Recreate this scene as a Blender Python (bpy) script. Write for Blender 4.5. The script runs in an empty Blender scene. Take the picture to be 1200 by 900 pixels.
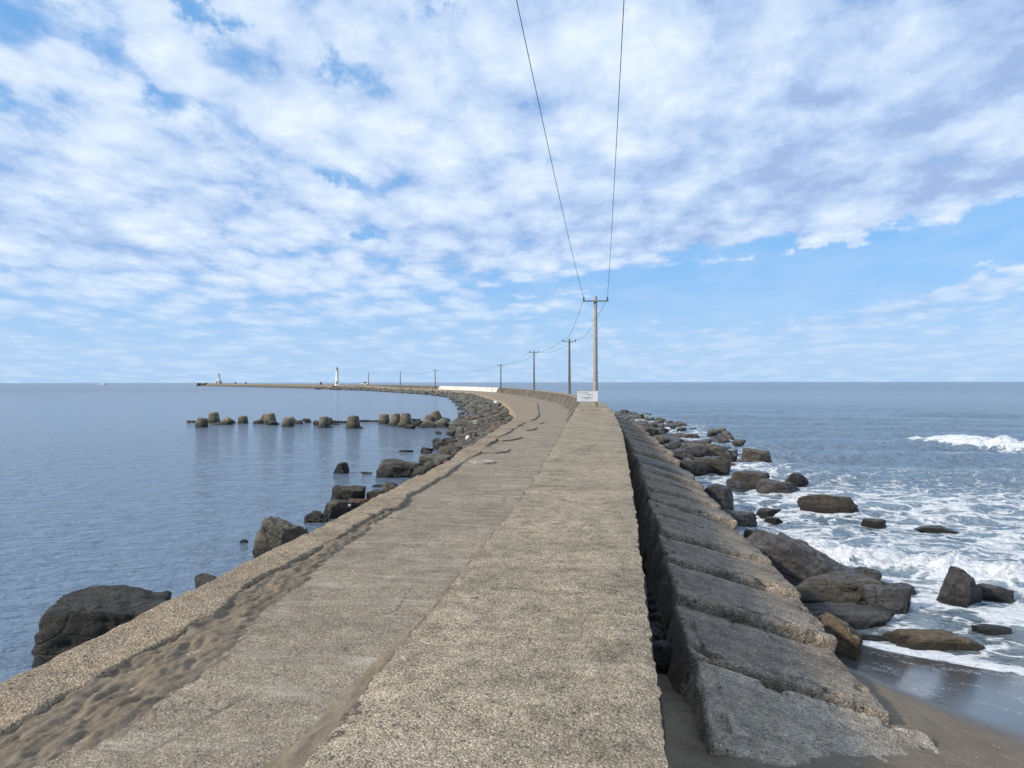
import bpy, bmesh, math, random
import numpy as np
from mathutils import Vector, Matrix
PI = math.pi
rad = math.radians
random.seed(7)
scene = bpy.context.scene
COL = scene.collection

# ------------------------------------------------------------------ noise in numpy
def _hash(ix, iy, iz, seed):
    h = (ix.astype(np.int64) * 374761393 + iy.astype(np.int64) * 668265263 + iz.astype(np.int64) * 2147483647 + seed * 974634777) & 0xFFFFFFFF
    h = ((h ^ (h >> 13)) * 1274126177) & 0xFFFFFFFF
    h = ((h ^ (h >> 16)) * 2246822519) & 0xFFFFFFFF
    h = h ^ (h >> 15)
    return (h & 0xFFFFFF) / float(0xFFFFFF) * 2.0 - 1.0
def vnoise(x, y, z=None, seed=0):
    x = np.asarray(x, float); y = np.asarray(y, float)
    z = np.zeros_like(x) if z is None else np.asarray(z, float)
    xi, yi, zi = np.floor(x), np.floor(y), np.floor(z)
    fx, fy, fz = x - xi, y - yi, z - zi
    fx = fx*fx*fx*(fx*(fx*6-15)+10); fy = fy*fy*fy*(fy*(fy*6-15)+10); fz = fz*fz*fz*(fz*(fz*6-15)+10)
    def H(a, b, c): return _hash(xi+a, yi+b, zi+c, seed)
    def L(a, b, t): return a + (b-a)*t
    v0 = L(L(H(0,0,0), H(1,0,0), fx), L(H(0,1,0), H(1,1,0), fx), fy)
    if not np.any(fz): return v0
    v1 = L(L(H(0,0,1), H(1,0,1), fx), L(H(0,1,1), H(1,1,1), fx), fy)
    return L(v0, v1, fz)
def fbm(x, y, z=None, oct=4, seed=0, gain=.5, lac=2.03):
    t = 0; a = 1; s = 0
    for o in range(oct):
        f = lac**o
        t = t + a*vnoise(np.asarray(x)*f+o*17.3, np.asarray(y)*f+o*9.1, None if z is None else np.asarray(z)*f, seed+o)
        s += a; a *= gain
    return t/s
def sstep(a, b, x):
    t = np.clip((np.asarray(x, float)-a)/(b-a), 0, 1); return t*t*(3-2*t)

# ------------------------------------------------------------------ object helpers
def tag(o, label=None, cat=None, group=None, kind=None):
    if label: o['label'] = label
    if cat: o['category'] = cat
    if group: o['group'] = group
    if kind: o['kind'] = kind
    return o
def link(name, me, parent=None, mat=None):
    o = bpy.data.objects.new(name, me); COL.objects.link(o)
    if parent: o.parent = parent
    if mat and me is not None and len(me.materials) == 0: me.materials.append(mat)
    return o
def empty(name, loc=(0,0,0), rz=0):
    o = bpy.data.objects.new(name, None); COL.objects.link(o)
    o.location = loc; o.rotation_euler = (0,0,rz); o.empty_display_size = .2
    return o
def mesh_np(name, verts, faces, smooth=True):
    me = bpy.data.meshes.new(name)
    verts = np.asarray(verts, np.float32).reshape(-1,3); faces = np.asarray(faces, np.int32)
    k = faces.shape[1]
    me.vertices.add(len(verts)); me.vertices.foreach_set('co', verts.ravel())
    me.loops.add(faces.size); me.loops.foreach_set('vertex_index', faces.ravel())
    me.polygons.add(len(faces)); me.polygons.foreach_set('loop_start', np.arange(0, faces.size, k, dtype=np.int32))
    try: me.polygons.foreach_set('loop_total', np.full(len(faces), k, dtype=np.int32))
    except Exception: pass
    me.update(calc_edges=True)
    me.polygons.foreach_set('use_smooth', np.full(len(faces), smooth))
    me.validate()
    return me
def grid_faces(n, m):
    i = np.arange(n-1)[:,None]*m + np.arange(m-1)[None,:]
    i = i.ravel()
    return np.stack([i, i+1, i+m+1, i+m], 1)
def grid_mesh(name, P, uv=None, smooth=True, flip=False, attrs=None):
    n, m = P.shape[:2]
    f = grid_faces(n, m)
    if flip: f = f[:, ::-1]
    me = mesh_np(name, P.reshape(-1,3), f, smooth)
    if uv is not None:
        u = me.uv_layers.new(name='UVMap')
        u.data.foreach_set('uv', uv.reshape(-1,2)[f.ravel()].astype(np.float32).ravel())
    if attrs:
        for k, v in attrs.items():
            a = me.attributes.new(k, 'FLOAT', 'POINT'); a.data.foreach_set('value', v.ravel().astype(np.float32))
    return me
def bm_mesh(name, bm, smooth=False):
    me = bpy.data.meshes.new(name); bm.to_mesh(me); bm.free()
    if smooth:
        for p in me.polygons: p.use_smooth = True
    return me
def bm_box(bm, c, s, rot=None, bev=0):
    r = bmesh.ops.create_cube(bm, size=1)
    vs = r['verts']
    M = Matrix.Translation(Vector(c)) @ (rot.to_4x4() if rot else Matrix.Identity(4)) @ Matrix.Diagonal((*s,1))
    bmesh.ops.transform(bm, matrix=M, verts=vs)
    if bev:
        es = list({e for v in vs for e in v.link_edges})
        bmesh.ops.bevel(bm, geom=es, offset=bev, segments=2, affect='EDGES')
def bm_tube(bm, a, b, r0, r1=None, n=12, caps=True):
    a, b = Vector(a), Vector(b); d = b-a
    r = bmesh.ops.create_cone(bm, cap_ends=caps, segments=n, radius1=r0, radius2=r0 if r1 is None else r1, depth=d.length)
    M = Matrix.Translation((a+b)/2) @ d.to_track_quat('Z','Y').to_matrix().to_4x4()
    bmesh.ops.transform(bm, matrix=M, verts=r['verts'])
def bm_lathe(bm, prof, n=24, center=(0,0,0), M=None):
    rings = []
    for r, z in prof:
        ring = []
        for k in range(n):
            p = Vector((r*math.cos(2*PI*k/n), r*math.sin(2*PI*k/n), z))
            if M: p = M @ p
            ring.append(bm.verts.new(p+Vector(center)))
        rings.append(ring)
    for a, b in zip(rings, rings[1:]):
        for k in range(n): bm.faces.new((a[k], a[(k+1)%n], b[(k+1)%n], b[k]))
    bm.faces.new(rings[0][::-1]); bm.faces.new(rings[-1])

# ------------------------------------------------------------------ materials
class G:
    def __init__(s, name):
        s.m = bpy.data.materials.new(name); s.m.use_nodes = True
        s.t = s.m.node_tree; s.t.nodes.clear()
        s.out = s.t.nodes.new('ShaderNodeOutputMaterial')
        s._tc = None
    def n(s, typ, **kw):
        nd = s.t.nodes.new('ShaderNode'+typ)
        for k, v in kw.items():
            if k.startswith('i_'):
                s.set(nd.inputs[k[2:].replace('_',' ')], v)
            else: setattr(nd, k, v)
        return nd
    def set(s, sock, v):
        if isinstance(v, bpy.types.NodeSocket): s.t.links.new(v, sock)
        else:
            if hasattr(sock.default_value, '__len__') and not hasattr(v, '__len__'): v = [v]*len(sock.default_value)
            if hasattr(sock.default_value, '__len__') and len(sock.default_value) == 4 and len(v) == 3: v = (*v, 1)
            sock.default_value = v
    @property
    def co(s):
        if not s._tc: s._tc = s.n('TexCoord')
        return s._tc.outputs['Object']
    @property
    def uv(s):
        s.co; return s._tc.outputs['UV']
    def mapv(s, v, scale=(1,1,1), loc=(0,0,0), rot=(0,0,0)):
        m = s.n('Mapping'); s.set(m.inputs['Vector'], v); m.inputs['Scale'].default_value = scale
        m.inputs['Location'].default_value = loc; m.inputs['Rotation'].default_value = rot
        return m.outputs[0]
    def math(s, op, a, b=0, c=0, clamp=False):
        m = s.n('Math', operation=op, use_clamp=clamp)
        s.set(m.inputs[0], a); s.set(m.inputs[1], b); s.set(m.inputs[2], c)
        return m.outputs[0]
    def noise(s, v, scale, detail=4, rough=.55, dist=0, lac=2.0):
        m = s.n('TexNoise'); s.set(m.inputs['Vector'], v)
        m.inputs['Scale'].default_value = scale; m.inputs['Detail'].default_value = detail
        m.inputs['Roughness'].default_value = rough; m.inputs['Distortion'].default_value = dist
        m.inputs['Lacunarity'].default_value = lac
        return m.outputs['Fac']
    def voro(s, v, scale, feature='F1', rnd=1, detail=0):
        m = s.n('TexVoronoi', feature=feature); s.set(m.inputs['Vector'], v)
        m.inputs['Scale'].default_value = scale; m.inputs['Randomness'].default_value = rnd
        return m
    def ramp(s, f, stops, interp='LINEAR'):
        r = s.n('ValToRGB'); s.set(r.inputs[0], f); e = r.color_ramp; e.interpolation = interp
        while len(e.elements) < len(stops): e.elements.new(.5)
        for el, (p, c) in zip(e.elements, stops):
            el.position = p
            el.color = (c, c, c, 1) if not hasattr(c, '__len__') else (*c, 1)
        return r.outputs[0]
    def mix(s, f, a, b, mode='MIX'):
        m = s.n('Mix', data_type='RGBA', blend_type=mode)
        s.set(m.inputs[0], f); s.set(m.inputs[6], a); s.set(m.inputs[7], b)
        return m.outputs[2]
    def rng(s, v, a, b, c=0, d=1, smooth=True):
        m = s.n('MapRange', interpolation_type='SMOOTHSTEP' if smooth else 'LINEAR')
        for k, x in zip(range(5), (v, a, b, c, d)): s.set(m.inputs[k], x)
        return m.outputs[0]
    def sep(s, v):
        m = s.n('SeparateXYZ'); s.set(m.inputs[0], v); return m.outputs
    def bump(s, h, strength=.5, dist=.02, normal=None):
        m = s.n('Bump'); s.set(m.inputs['Height'], h); s.set(m.inputs['Strength'], strength); s.set(m.inputs['Distance'], dist)
        if normal is not None: s.set(m.inputs['Normal'], normal)
        return m.outputs[0]
    def attr(s, name):
        return s.n('Attribute', attribute_name=name).outputs['Fac']
    def bsdf(s, color, rough=.8, normal=None, spec=.5, metal=0):
        p = s.n('BsdfPrincipled'); s.set(p.inputs['Base Color'], color); s.set(p.inputs['Roughness'], rough)
        s.set(p.inputs['Specular IOR Level'], spec); s.set(p.inputs['Metallic'], metal)
        if normal is not None: s.set(p.inputs['Normal'], normal)
        s.t.links.new(p.outputs[0], s.out.inputs[0])
        return p

def aggregate(name, lo, mid, hi, cement, scale=62, streak=0, drips=0, stain=.5, bumpd=.012, warm=(1,1,1)):
    """exposed aggregate concrete: stones of random tone set in cement"""
    g = G(name)
    warp = g.n('VectorMath', operation='ADD')
    nv = g.n('TexNoise'); g.set(nv.inputs['Vector'], g.co); nv.inputs['Scale'].default_value = 40
    sc = g.n('VectorMath', operation='SCALE'); g.set(sc.inputs[0], nv.outputs['Color']); sc.inputs['Scale'].default_value = .012
    g.set(warp.inputs[0], g.co); g.set(warp.inputs[1], sc.outputs[0])
    v1 = g.voro(warp.outputs[0], scale); v2 = g.voro(warp.outputs[0], scale*.42)
    r1 = g.sep(v1.outputs['Color']); r2 = g.sep(v2.outputs['Color'])
    stone = g.ramp(r1[0], [(0, lo), (.18, tuple(c*.6 for c in mid)), (.4, mid), (.62, (mid[0]*1.15, mid[1]*.98, mid[2]*.8)), (.8, hi), (1, tuple(min(.8, c*1.35) for c in hi))])
    fine = g.noise(g.co, 260, 2, .6)
    stone = g.mix(.35, stone, g.mix(1, stone, g.ramp(fine, [(.3,.5),(.7,1.5)]), 'MULTIPLY'))
    body = g.rng(v1.outputs['Distance'], .35, .62)
    col = g.mix(body, stone, cement)
    big = g.mix(g.rng(r2[1], .80, .84), 0, 1)
    col = g.mix(g.math('MULTIPLY', big, g.rng(v2.outputs['Distance'], .42, .34)), col, g.ramp(r2[2], [(0, lo), (.5, mid), (.75, (.35,.25,.13)), (1, hi)]))
    # weathering in patches
    w1 = g.noise(g.co, .9, 6, .65); w2 = g.noise(g.co, 5.5, 5, .7); w3 = g.noise(g.co, 16, 4, .7)
    col = g.mix(1, col, g.ramp(w1, [(.28, 1-stain*.6), (.5, 1.0), (.72, 1+stain*.4)]), 'MULTIPLY')
    col = g.mix(1, col, g.ramp(w2, [(.3, 1-stain*.55), (.5, 1.0), (.7, 1+stain*.35)]), 'MULTIPLY')
    col = g.mix(1, col, g.ramp(w3, [(.3, 1-stain*.35), (.55, 1.0), (.75, 1+stain*.35)]), 'MULTIPLY')
    ce = g.voro(g.mapv(warp.outputs[0], (1,.45,1)), .62, 'DISTANCE_TO_EDGE').outputs['Distance']
    ce = g.math('ADD', ce, g.math('MULTIPLY', g.math('SUBTRACT', w2, .5), .075))
    ce = g.math('ADD', ce, g.math('MULTIPLY', g.math('SUBTRACT', w3, .5), .03))
    ck = g.math('MULTIPLY', g.rng(g.math('ABSOLUTE', ce), .006, .001), g.rng(w1, .48, .60))
    col = g.mix(g.math('MULTIPLY', ck, .75), col, (.03,.026,.022))
    if streak:
        s1 = g.noise(g.mapv(g.uv, (.55, 2.3, 1)), 1.6, 7, .75, .6)
        s2 = g.noise(g.mapv(g.uv, (.3, 7, 1)), 1.3, 4, .7)
        f = g.math('MULTIPLY', g.rng(s1, .47, .66), g.rng(s2, .36, .60))
        col = g.mix(g.math('MULTIPLY', f, streak), col, (.44,.38,.30))
    if drips:
        d1 = g.noise(g.mapv(g.uv, (.5, .55, 1)), 1.1, 4, .7)
        d2 = g.noise(g.mapv(g.uv, (.2, 1.3, 1)), 1.0, 3, .6)
        f = g.math('MULTIPLY', g.rng(d1, .34, .50), g.rng(d2, .34, .50))
        col = g.mix(g.math('MULTIPLY', f, drips), col, (.055,.05,.045))
    if warm != (1,1,1): col = g.mix(1, col, warm, 'MULTIPLY')
    h = g.math('ADD', g.math('MULTIPLY', v1.outputs['Distance'], -.8), g.math('MULTIPLY', g.noise(g.co, 18, 5, .7), 1.2))
    g.bsdf(col, .92, g.bump(h, .75, bumpd), .25)
    return g.m

M = {}
M['strip'] = aggregate('aggregate_top', (.085,.075,.06), (.262,.208,.145), (.435,.36,.262), (.308,.25,.176), 78, streak=.25, stain=.75)
M['walk'] = aggregate('walkway_concrete', (.075,.067,.055), (.226,.181,.131), (.37,.31,.235), (.247,.2,.145), 95, streak=.55, stain=.5, bumpd=.006)
M['ledge'] = aggregate('ledge_concrete', (.07,.06,.048), (.262,.2,.138), (.425,.34,.24), (.288,.224,.152), 72, stain=.55, bumpd=.014)
M['wallface'] = aggregate('sea_wall_face', (.06,.05,.04), (.22,.175,.12), (.32,.27,.19), (.23,.19,.13), 60, drips=.85, stain=.4)
M['darkface'] = aggregate('dark_seaward_side', (.02,.02,.018), (.07,.06,.05), (.13,.115,.095), (.065,.056,.047), 60, stain=.5)  # darker concrete tone for the seaward face
M['block'] = aggregate('block_concrete', (.055,.047,.04), (.235,.192,.148), (.42,.355,.285), (.24,.196,.152), 58, stain=.75, bumpd=.016)
M['block_pale'] = aggregate('lit_block_pale_slab', (.10,.085,.07), (.36,.30,.235), (.50,.43,.35), (.37,.31,.245), 58, stain=.7, bumpd=.016)  # paler tone paints light onto the first block; own colour of one slab
M['block_wet'] = aggregate('block_damp', (.05,.048,.048), (.15,.14,.13), (.24,.225,.21), (.155,.145,.135), 90, stain=.5, bumpd=.006)

def rock_mat(name, base, lite, tint, wet_z=-1.95, rough=.8, moss=0):
    g = G(name)
    geo = g.n('NewGeometry'); P = geo.outputs['Position']
    obj = g.n('ObjectInfo')
    off = g.n('VectorMath', operation='ADD'); g.set(off.inputs[0], g.co)
    sc = g.n('VectorMath', operation='SCALE'); g.set(sc.inputs[0], obj.outputs['Location']); sc.inputs['Scale'].default_value = 3.7
    g.set(off.inputs[1], sc.outputs[0]); v = off.outputs[0]
    n1 = g.noise(v, 1.9, 8, .68); n2 = g.noise(v, 9, 6, .72); n3 = g.noise(v, 34, 4, .75)
    col = g.ramp(n1, [(.3, base), (.52, tuple((a+b)/2 for a, b in zip(base, lite))), (.72, lite)])
    col = g.mix(g.rng(n2, .5, .72), col, tint)
    col = g.mix(1, col, g.ramp(n3, [(.3, .45), (.5, 1.0), (.72, 1.7)]), 'MULTIPLY')
    cr = g.voro(g.mapv(v, (1,1,1.6)), 3.0, 'DISTANCE_TO_EDGE')
    crack = g.rng(cr.outputs['Distance'], 0, .03)
    cr2 = g.voro(g.mapv(v, (1.2,1,1.9), (3,1,2)), 1.25, 'DISTANCE_TO_EDGE')
    wv = g.math('MULTIPLY', g.rng(cr2.outputs['Distance'], .035, .0), g.rng(n2, .35, .55))
    col = g.mix(g.math('MULTIPLY', wv, .8), col, (.012,.011,.010))
    band = g.noise(g.mapv(v, (.6,.8,7), rot=(.5,.3,0)), 1.4, 5, .7)
    col = g.mix(1, col, g.ramp(band, [(.35,.7),(.5,1),(.65,1.35)]), 'MULTIPLY')
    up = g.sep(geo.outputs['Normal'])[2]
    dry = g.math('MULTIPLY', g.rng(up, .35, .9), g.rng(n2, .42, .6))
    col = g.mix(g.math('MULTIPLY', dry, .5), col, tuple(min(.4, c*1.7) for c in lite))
    z = g.sep(P)[2]
    zz = g.math('ADD', z, g.math('MULTIPLY', g.math('SUBTRACT', n1, .5), .35))
    wet = g.rng(zz, wet_z+.06, wet_z-.06)
    tone = g.math('ADD', .75, g.math('MULTIPLY', obj.outputs['Random'], .5))
    col = g.mix(1, col, tone, 'MULTIPLY')
    if moss: col = g.mix(g.math('MULTIPLY', g.rng(zz, wet_z+.3, wet_z+.05), moss), col, (.05,.06,.03))
    col = g.mix(g.math('MULTIPLY', wet, .75), col, (.015,.015,.013))
    h = g.math('ADD', g.math('MULTIPLY', n2, .9), g.math('MULTIPLY', n3, .35))
    h = g.math('ADD', h, g.math('MULTIPLY', crack, .12))
    h = g.math('ADD', h, g.math('MULTIPLY', n1, 1.2))
    h = g.math('SUBTRACT', h, g.math('MULTIPLY', wv, .25))
    h = g.math('ADD', h, g.math('MULTIPLY', band, .35))
    g.bsdf(col, g.math('SUBTRACT', rough, g.math('MULTIPLY', wet, rough-.35)), g.bump(h, 1.0, .12), .4)
    return g.m
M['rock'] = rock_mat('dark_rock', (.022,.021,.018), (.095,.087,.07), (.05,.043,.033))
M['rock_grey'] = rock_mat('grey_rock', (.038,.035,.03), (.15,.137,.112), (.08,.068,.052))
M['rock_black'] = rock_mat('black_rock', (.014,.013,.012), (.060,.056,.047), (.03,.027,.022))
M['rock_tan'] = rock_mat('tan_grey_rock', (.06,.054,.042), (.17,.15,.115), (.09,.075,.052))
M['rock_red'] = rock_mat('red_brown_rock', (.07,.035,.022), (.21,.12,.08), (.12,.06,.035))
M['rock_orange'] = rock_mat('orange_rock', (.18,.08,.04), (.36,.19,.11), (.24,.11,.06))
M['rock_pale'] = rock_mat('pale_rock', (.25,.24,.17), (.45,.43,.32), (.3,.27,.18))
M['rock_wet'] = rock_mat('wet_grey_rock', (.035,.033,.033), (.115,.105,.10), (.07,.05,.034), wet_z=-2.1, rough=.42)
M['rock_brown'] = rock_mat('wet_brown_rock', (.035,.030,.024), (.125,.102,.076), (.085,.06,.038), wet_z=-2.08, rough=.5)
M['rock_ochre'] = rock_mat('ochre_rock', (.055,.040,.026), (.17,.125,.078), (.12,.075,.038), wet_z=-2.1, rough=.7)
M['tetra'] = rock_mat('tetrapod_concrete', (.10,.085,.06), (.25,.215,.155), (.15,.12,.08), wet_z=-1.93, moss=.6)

def sand_mat():
    g = G('damp_sand')
    n1 = g.noise(g.co, 2.2, 6, .65); n2 = g.noise(g.co, 30, 5, .7); n3 = g.noise(g.co, 320, 2, .6)
    wet = g.attr('wet')
    dry = g.ramp(n1, [(.3, (.15,.113,.076)), (.7, (.215,.168,.115))])
    dry = g.mix(1, dry, g.ramp(n3, [(.25,.55),(.5,1),(.75,1.5)]), 'MULTIPLY')
    dry = g.mix(1, dry, g.ramp(n2, [(.3,.75),(.7,1.2)]), 'MULTIPLY')
    v = g.voro(g.co, 34); r = g.sep(v.outputs['Color'])
    peb = g.math('MULTIPLY', g.rng(r[0], .86, .88), g.rng(v.outputs['Distance'], .32, .24))
    peb = g.math('MULTIPLY', peb, g.rng(g.noise(g.co, 3, 2), .46, .58))
    dry = g.mix(g.math('MULTIPLY', peb, g.math('SUBTRACT', 1, wet)), dry, g.ramp(r[1], [(0,(.05,.04,.035)), (.6,(.2,.17,.13)), (1,(.55,.52,.46))]))
    col = g.mix(wet, dry, (.075,.068,.066))
    # lacy foam left on the wet sand
    pat = g.noise(g.mapv(g.co, (1,2.2,1), rot=(0,0,.5)), 17, 4, .7, .8)
    f = g.math('MULTIPLY', g.rng(pat, .54, .62), g.rng(g.noise(g.co, 2.0, 4), .48, .66))
    fo = g.math('MULTIPLY', f, g.attr('foam'))
    col = g.mix(fo, col, (.6,.63,.66))
    rough = g.mix(wet, .95, .10)
    rough = g.mix(fo, rough, .8)
    h = g.math('ADD', g.math('MULTIPLY', n2, .6), g.math('MULTIPLY', n3, .15))
    st = g.math('SUBTRACT', .8, g.math('MULTIPLY', wet, .74))
    g.bsdf(col, rough, g.bump(h, st, .02), .5)
    return g.m
M['sand'] = sand_mat()
def drift_mat():
    g = G('dry_sand')
    n1 = g.noise(g.co, 3, 6, .65); n2 = g.noise(g.co, 34, 5, .7); n3 = g.noise(g.co, 350, 2, .6)
    c = g.ramp(n1, [(.3, (.175,.135,.092)), (.7, (.24,.19,.135))])
    c = g.mix(1, c, g.ramp(g.noise(g.mapv(g.co, (1,.5,1)), 14, 5, .75), [(.3,.7),(.7,1.25)]), 'MULTIPLY')
    c = g.mix(1, c, g.ramp(n3, [(.25,.6),(.5,1),(.75,1.4)]), 'MULTIPLY')
    g.bsdf(c, .95, g.bump(g.math('ADD', n2, g.math('MULTIPLY', n3, .2)), .6, .012), .2)
    return g.m
M['drift'] = drift_mat()

def water_mat():
    g = G('sea_water')
    foam = g.attr('foam'); rough_sea = g.attr('swell'); shallow = g.attr('shallow')
    geo = g.n('NewGeometry')
    co = g.co
    # small ripples
    dist = g.n('VectorMath', operation='LENGTH'); g.set(dist.inputs[0], co)
    D = dist.outputs['Value']
    a1 = g.noise(g.mapv(co, (1,1.9,1), rot=(0,0,.35)), 1.7, 3, .55, .3)
    a2 = g.noise(g.mapv(co, (1,1.6,1), rot=(0,0,-.25)), 4.2, 4, .6, .4)
    a3 = g.noise(g.mapv(co, (1,2.2,1), rot=(0,0,.1)), .42, 4, .55)
    a4 = g.noise(g.mapv(co, (1,3.0,1), rot=(0,0,.05)), .06, 4, .6)
    h = g.math('ADD', g.math("MULTIPLY", a1, .32), g.math("MULTIPLY", a2, .11))
    h = g.math('ADD', h, g.math('MULTIPLY', a3, .2))
    h = g.math('ADD', h, g.math('MULTIPLY', g.math('MULTIPLY', a4, .5), rough_sea))
    amp = g.math('ADD', .85, g.math('MULTIPLY', rough_sea, 1.0))
    h = g.math('MULTIPLY', h, amp)
    # foam lace
    w = g.n('TexNoise'); g.set(w.inputs['Vector'], co); w.inputs['Scale'].default_value = 1.1; w.inputs['Detail'].default_value = 4
    sc = g.n('VectorMath', operation='SCALE'); g.set(sc.inputs[0], w.outputs['Color']); sc.inputs['Scale'].default_value = 1.5
    ad = g.n('VectorMath', operation='ADD'); g.set(ad.inputs[0], g.mapv(co, (.75,1.15,1))); g.set(ad.inputs[1], sc.outputs[0])
    l1 = g.voro(ad.outputs[0], 1.15, 'DISTANCE_TO_EDGE').outputs['Distance']
    l2 = g.voro(ad.outputs[0], 3.4, 'DISTANCE_TO_EDGE').outputs['Distance']
    n5 = g.noise(co, 1.6, 8, .72, .6); n6 = g.noise(co, 9, 5, .8, .3)
    lace = g.math('ADD', g.math('MULTIPLY', g.rng(l1, .22, 0), .34), g.math('MULTIPLY', g.rng(l2, .25, 0), .2))
    lace = g.math('ADD', lace, g.math('MULTIPLY', n5, .5))
    lace = g.math('ADD', lace, g.math('MULTIPLY', g.math('SUBTRACT', n6, .5), .28))
    f = g.rng(g.math('ADD', lace, foam), 1.0, 1.26)
    f = g.math('MULTIPLY', f, g.rng(foam, .02, .2))
    deep = g.mix(rough_sea, (.115,.158,.215), (.140,.198,.262))
    deep = g.mix(g.math('MULTIPLY', shallow, .75), deep, (.105,.105,.092))
    milk = g.math('MULTIPLY', g.rng(foam, .15, .95), .45)
    deep = g.mix(milk, deep, (.25,.33,.36))
    col = g.mix(f, deep, (.78,.80,.82))
    fb = g.math('MULTIPLY', g.math('MULTIPLY', f, n6), .10)
    nb = g.bump(g.math('ADD', h, fb), .9, 1.0)
    r = g.math('ADD', .09, g.rng(D, 15, 400, 0, .16, False))
    rr = g.mix(f, r, .85)
    p = g.bsdf(col, rr, nb, .5)
    p.inputs['IOR'].default_value = 1.333
    return g.m
M['water'] = water_mat()

def paint(name, c, rough=.5, dirt=.2, scale=6, metal=0):
    g = G(name)
    n = g.noise(g.co, scale, 6, .7); n2 = g.noise(g.co, scale*7, 4, .7)
    col = g.mix(g.math('MULTIPLY', g.rng(n, .45, .75), dirt), c, tuple(x*.35 for x in c))
    col = g.mix(1, col, g.ramp(n2, [(.3,.85),(.7,1.1)]), 'MULTIPLY')
    g.bsdf(col, rough, g.bump(n2, .3, .004), .4, metal)
    return g.m
M['pole'] = paint('pole_concrete', (.36,.33,.27), .85, .5, 3)
M['pole_dark'] = paint('pole_weathered', (.17,.145,.115), .85, .5, 3)
M['steel'] = paint('galvanised_arm', (.30,.29,.27), .55, .5, 8, .3)
M['ceramic'] = paint('insulator', (.10,.09,.085), .3, .2, 20)
M['wire'] = paint('cable', (.12,.12,.125), .6, .1, 5)
M['signwhite'] = paint('sign_white', (.78,.79,.78), .45, .12, 4)
M['signback'] = paint('sign_frame', (.35,.36,.36), .5, .3, 8)
M['ink'] = paint('sign_ink', (.06,.08,.16), .5, 0)
M['inkred'] = paint('sign_red', (.55,.06,.05), .5, 0)
M['wood'] = paint('weathered_wood', (.40,.33,.20), .85, .5, 9)
M['white'] = paint('white_paint', (.80,.80,.77), .55, .25, 2)
M['whitewash'] = paint('whitewash', (.58,.55,.49), .85, .6, .35)
M['darkgrey'] = paint('dark_metal', (.05,.05,.055), .5, .2)
M['glass'] = paint('dark_glass', (.02,.025,.03), .1, 0)
M['tyre'] = paint('tyre_rubber', (.02,.02,.02), .8, 0)
M['foamwhite'] = paint('styrofoam', (.75,.74,.70), .8, .3, 10)
M['bamboo'] = paint('bamboo', (.13,.11,.075), .7, .5, 10)

# ------------------------------------------------------------------ pier geometry: seaward top edge of the wall, as (Y, X)
RY = np.array([-30,0,12.5,20,26,32.7,42.7,50,61,75,88,105,128,150,178,215,259,322,352,385,430,720], float)
RX = np.array([-4.1,.2,1.98,3.0,3.78,4.55,5.63,6.25,6.96,7.4,7.5,6.6,4.75,2.6,-.7,-9.4,-24.3,-47.3,-63,-86,-115,-293], float)
def _smooth_curve():
    y = np.linspace(-30, 720, 6001); x = np.interp(y, RY, RX)
    for w in (16, 30):
        k = np.ones(2*w+1)/(2*w+1)
        xp = np.concatenate([2*x[0]-x[w:0:-1], x, 2*x[-1]-x[-2:-w-2:-1]])
        x = np.convolve(xp, k, 'valid')
    return y, x
CY, CX = _smooth_curve()
CS = np.concatenate([[0], np.cumsum(np.hypot(np.diff(CY), np.diff(CX)))]); CS -= np.interp(0, CY, CS)
S_END = CS[-1]
def s_of_y(y): return np.interp(y, CY, CS)
def xr(y): return np.interp(y, CY, CX)
def rp(s, off, z):
    """point at arc length s, distance off to the left of the seaward edge, height z"""
    s = np.asarray(s, float)
    y = np.interp(s, CS, CY); x = np.interp(s, CS, CX)
    e = .6
    tx = np.interp(s+e, CS, CX)-np.interp(s-e, CS, CX); ty = np.interp(s+e, CS, CY)-np.interp(s-e, CS, CY)
    l = np.hypot(tx, ty)+1e-9; tx /= l; ty /= l
    off = np.asarray(off, float)
    return np.stack(np.broadcast_arrays(x-ty*off, y+tx*off, np.asarray(z, float)+0*x), -1)
def heading(s): 
    a = rp(s-.5, 0, 0); b = rp(s+.5, 0, 0); return math.atan2(b[1]-a[1], b[0]-a[0])
def tab(*p):
    p = np.array(p, float); return lambda s: np.interp(s, p[:,0], p[:,1])
w_top = tab((-20,1.5),(0,1.5),(10,1.52),(15,1.65),(22,1.85),(28,2.0),(41,2.0),(47,1.85),(60,1.35),(900,1.25))
w_bas = tab((-20,1.52),(10,1.54),(22,1.87),(28,2.04),(41,2.5),(55,2.55),(70,2.1),(120,1.95),(350,1.8),(900,1.8))
z_wlk = tab((-20,-.05),(22,-.05),(28,-.10),(34,-.28),(41,-.5),(55,-.82),(75,-1.02),(330,-1.05),(352,-.35),(900,-.35))
z_top = tab((-20,0),(40.8,0),(40.82,.09),(900,.09))
k_off = tab((-20,3.02),(4,3.02),(9,3.06),(15,3.28),(25,3.65),(45,4.3),(67,4.85),(110,4.3),(140,4.0),(900,4.0))
e_off = tab((-20,3.47),(6,3.47),(9,3.5),(13,3.65),(18,3.85),(25,4.2),(46,5.7),(65,7.2),(83,8.2),(108,9.0),(150,9.3),(259,9),(400,9),(440,5.5),(900,5.5))
WZ = -2.2
def stations(lo, hi, d0, grow, start=4):
    s = [lo]
    while s[-1] < hi: s.append(s[-1] + d0*(1+max(0, s[-1]-start)*grow))
    s[-1] = hi
    return np.array(s)

def loft(name, S, cols, uvs, mat, smooth=True, parent=None, flip=False):
    P = np.stack(cols, 1)
    UV = np.stack([np.stack([np.broadcast_to(u, S.shape), S], -1) for u in uvs], 1)
    return link(name, grid_mesh(name, P, UV, smooth, flip), parent, mat)

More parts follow.
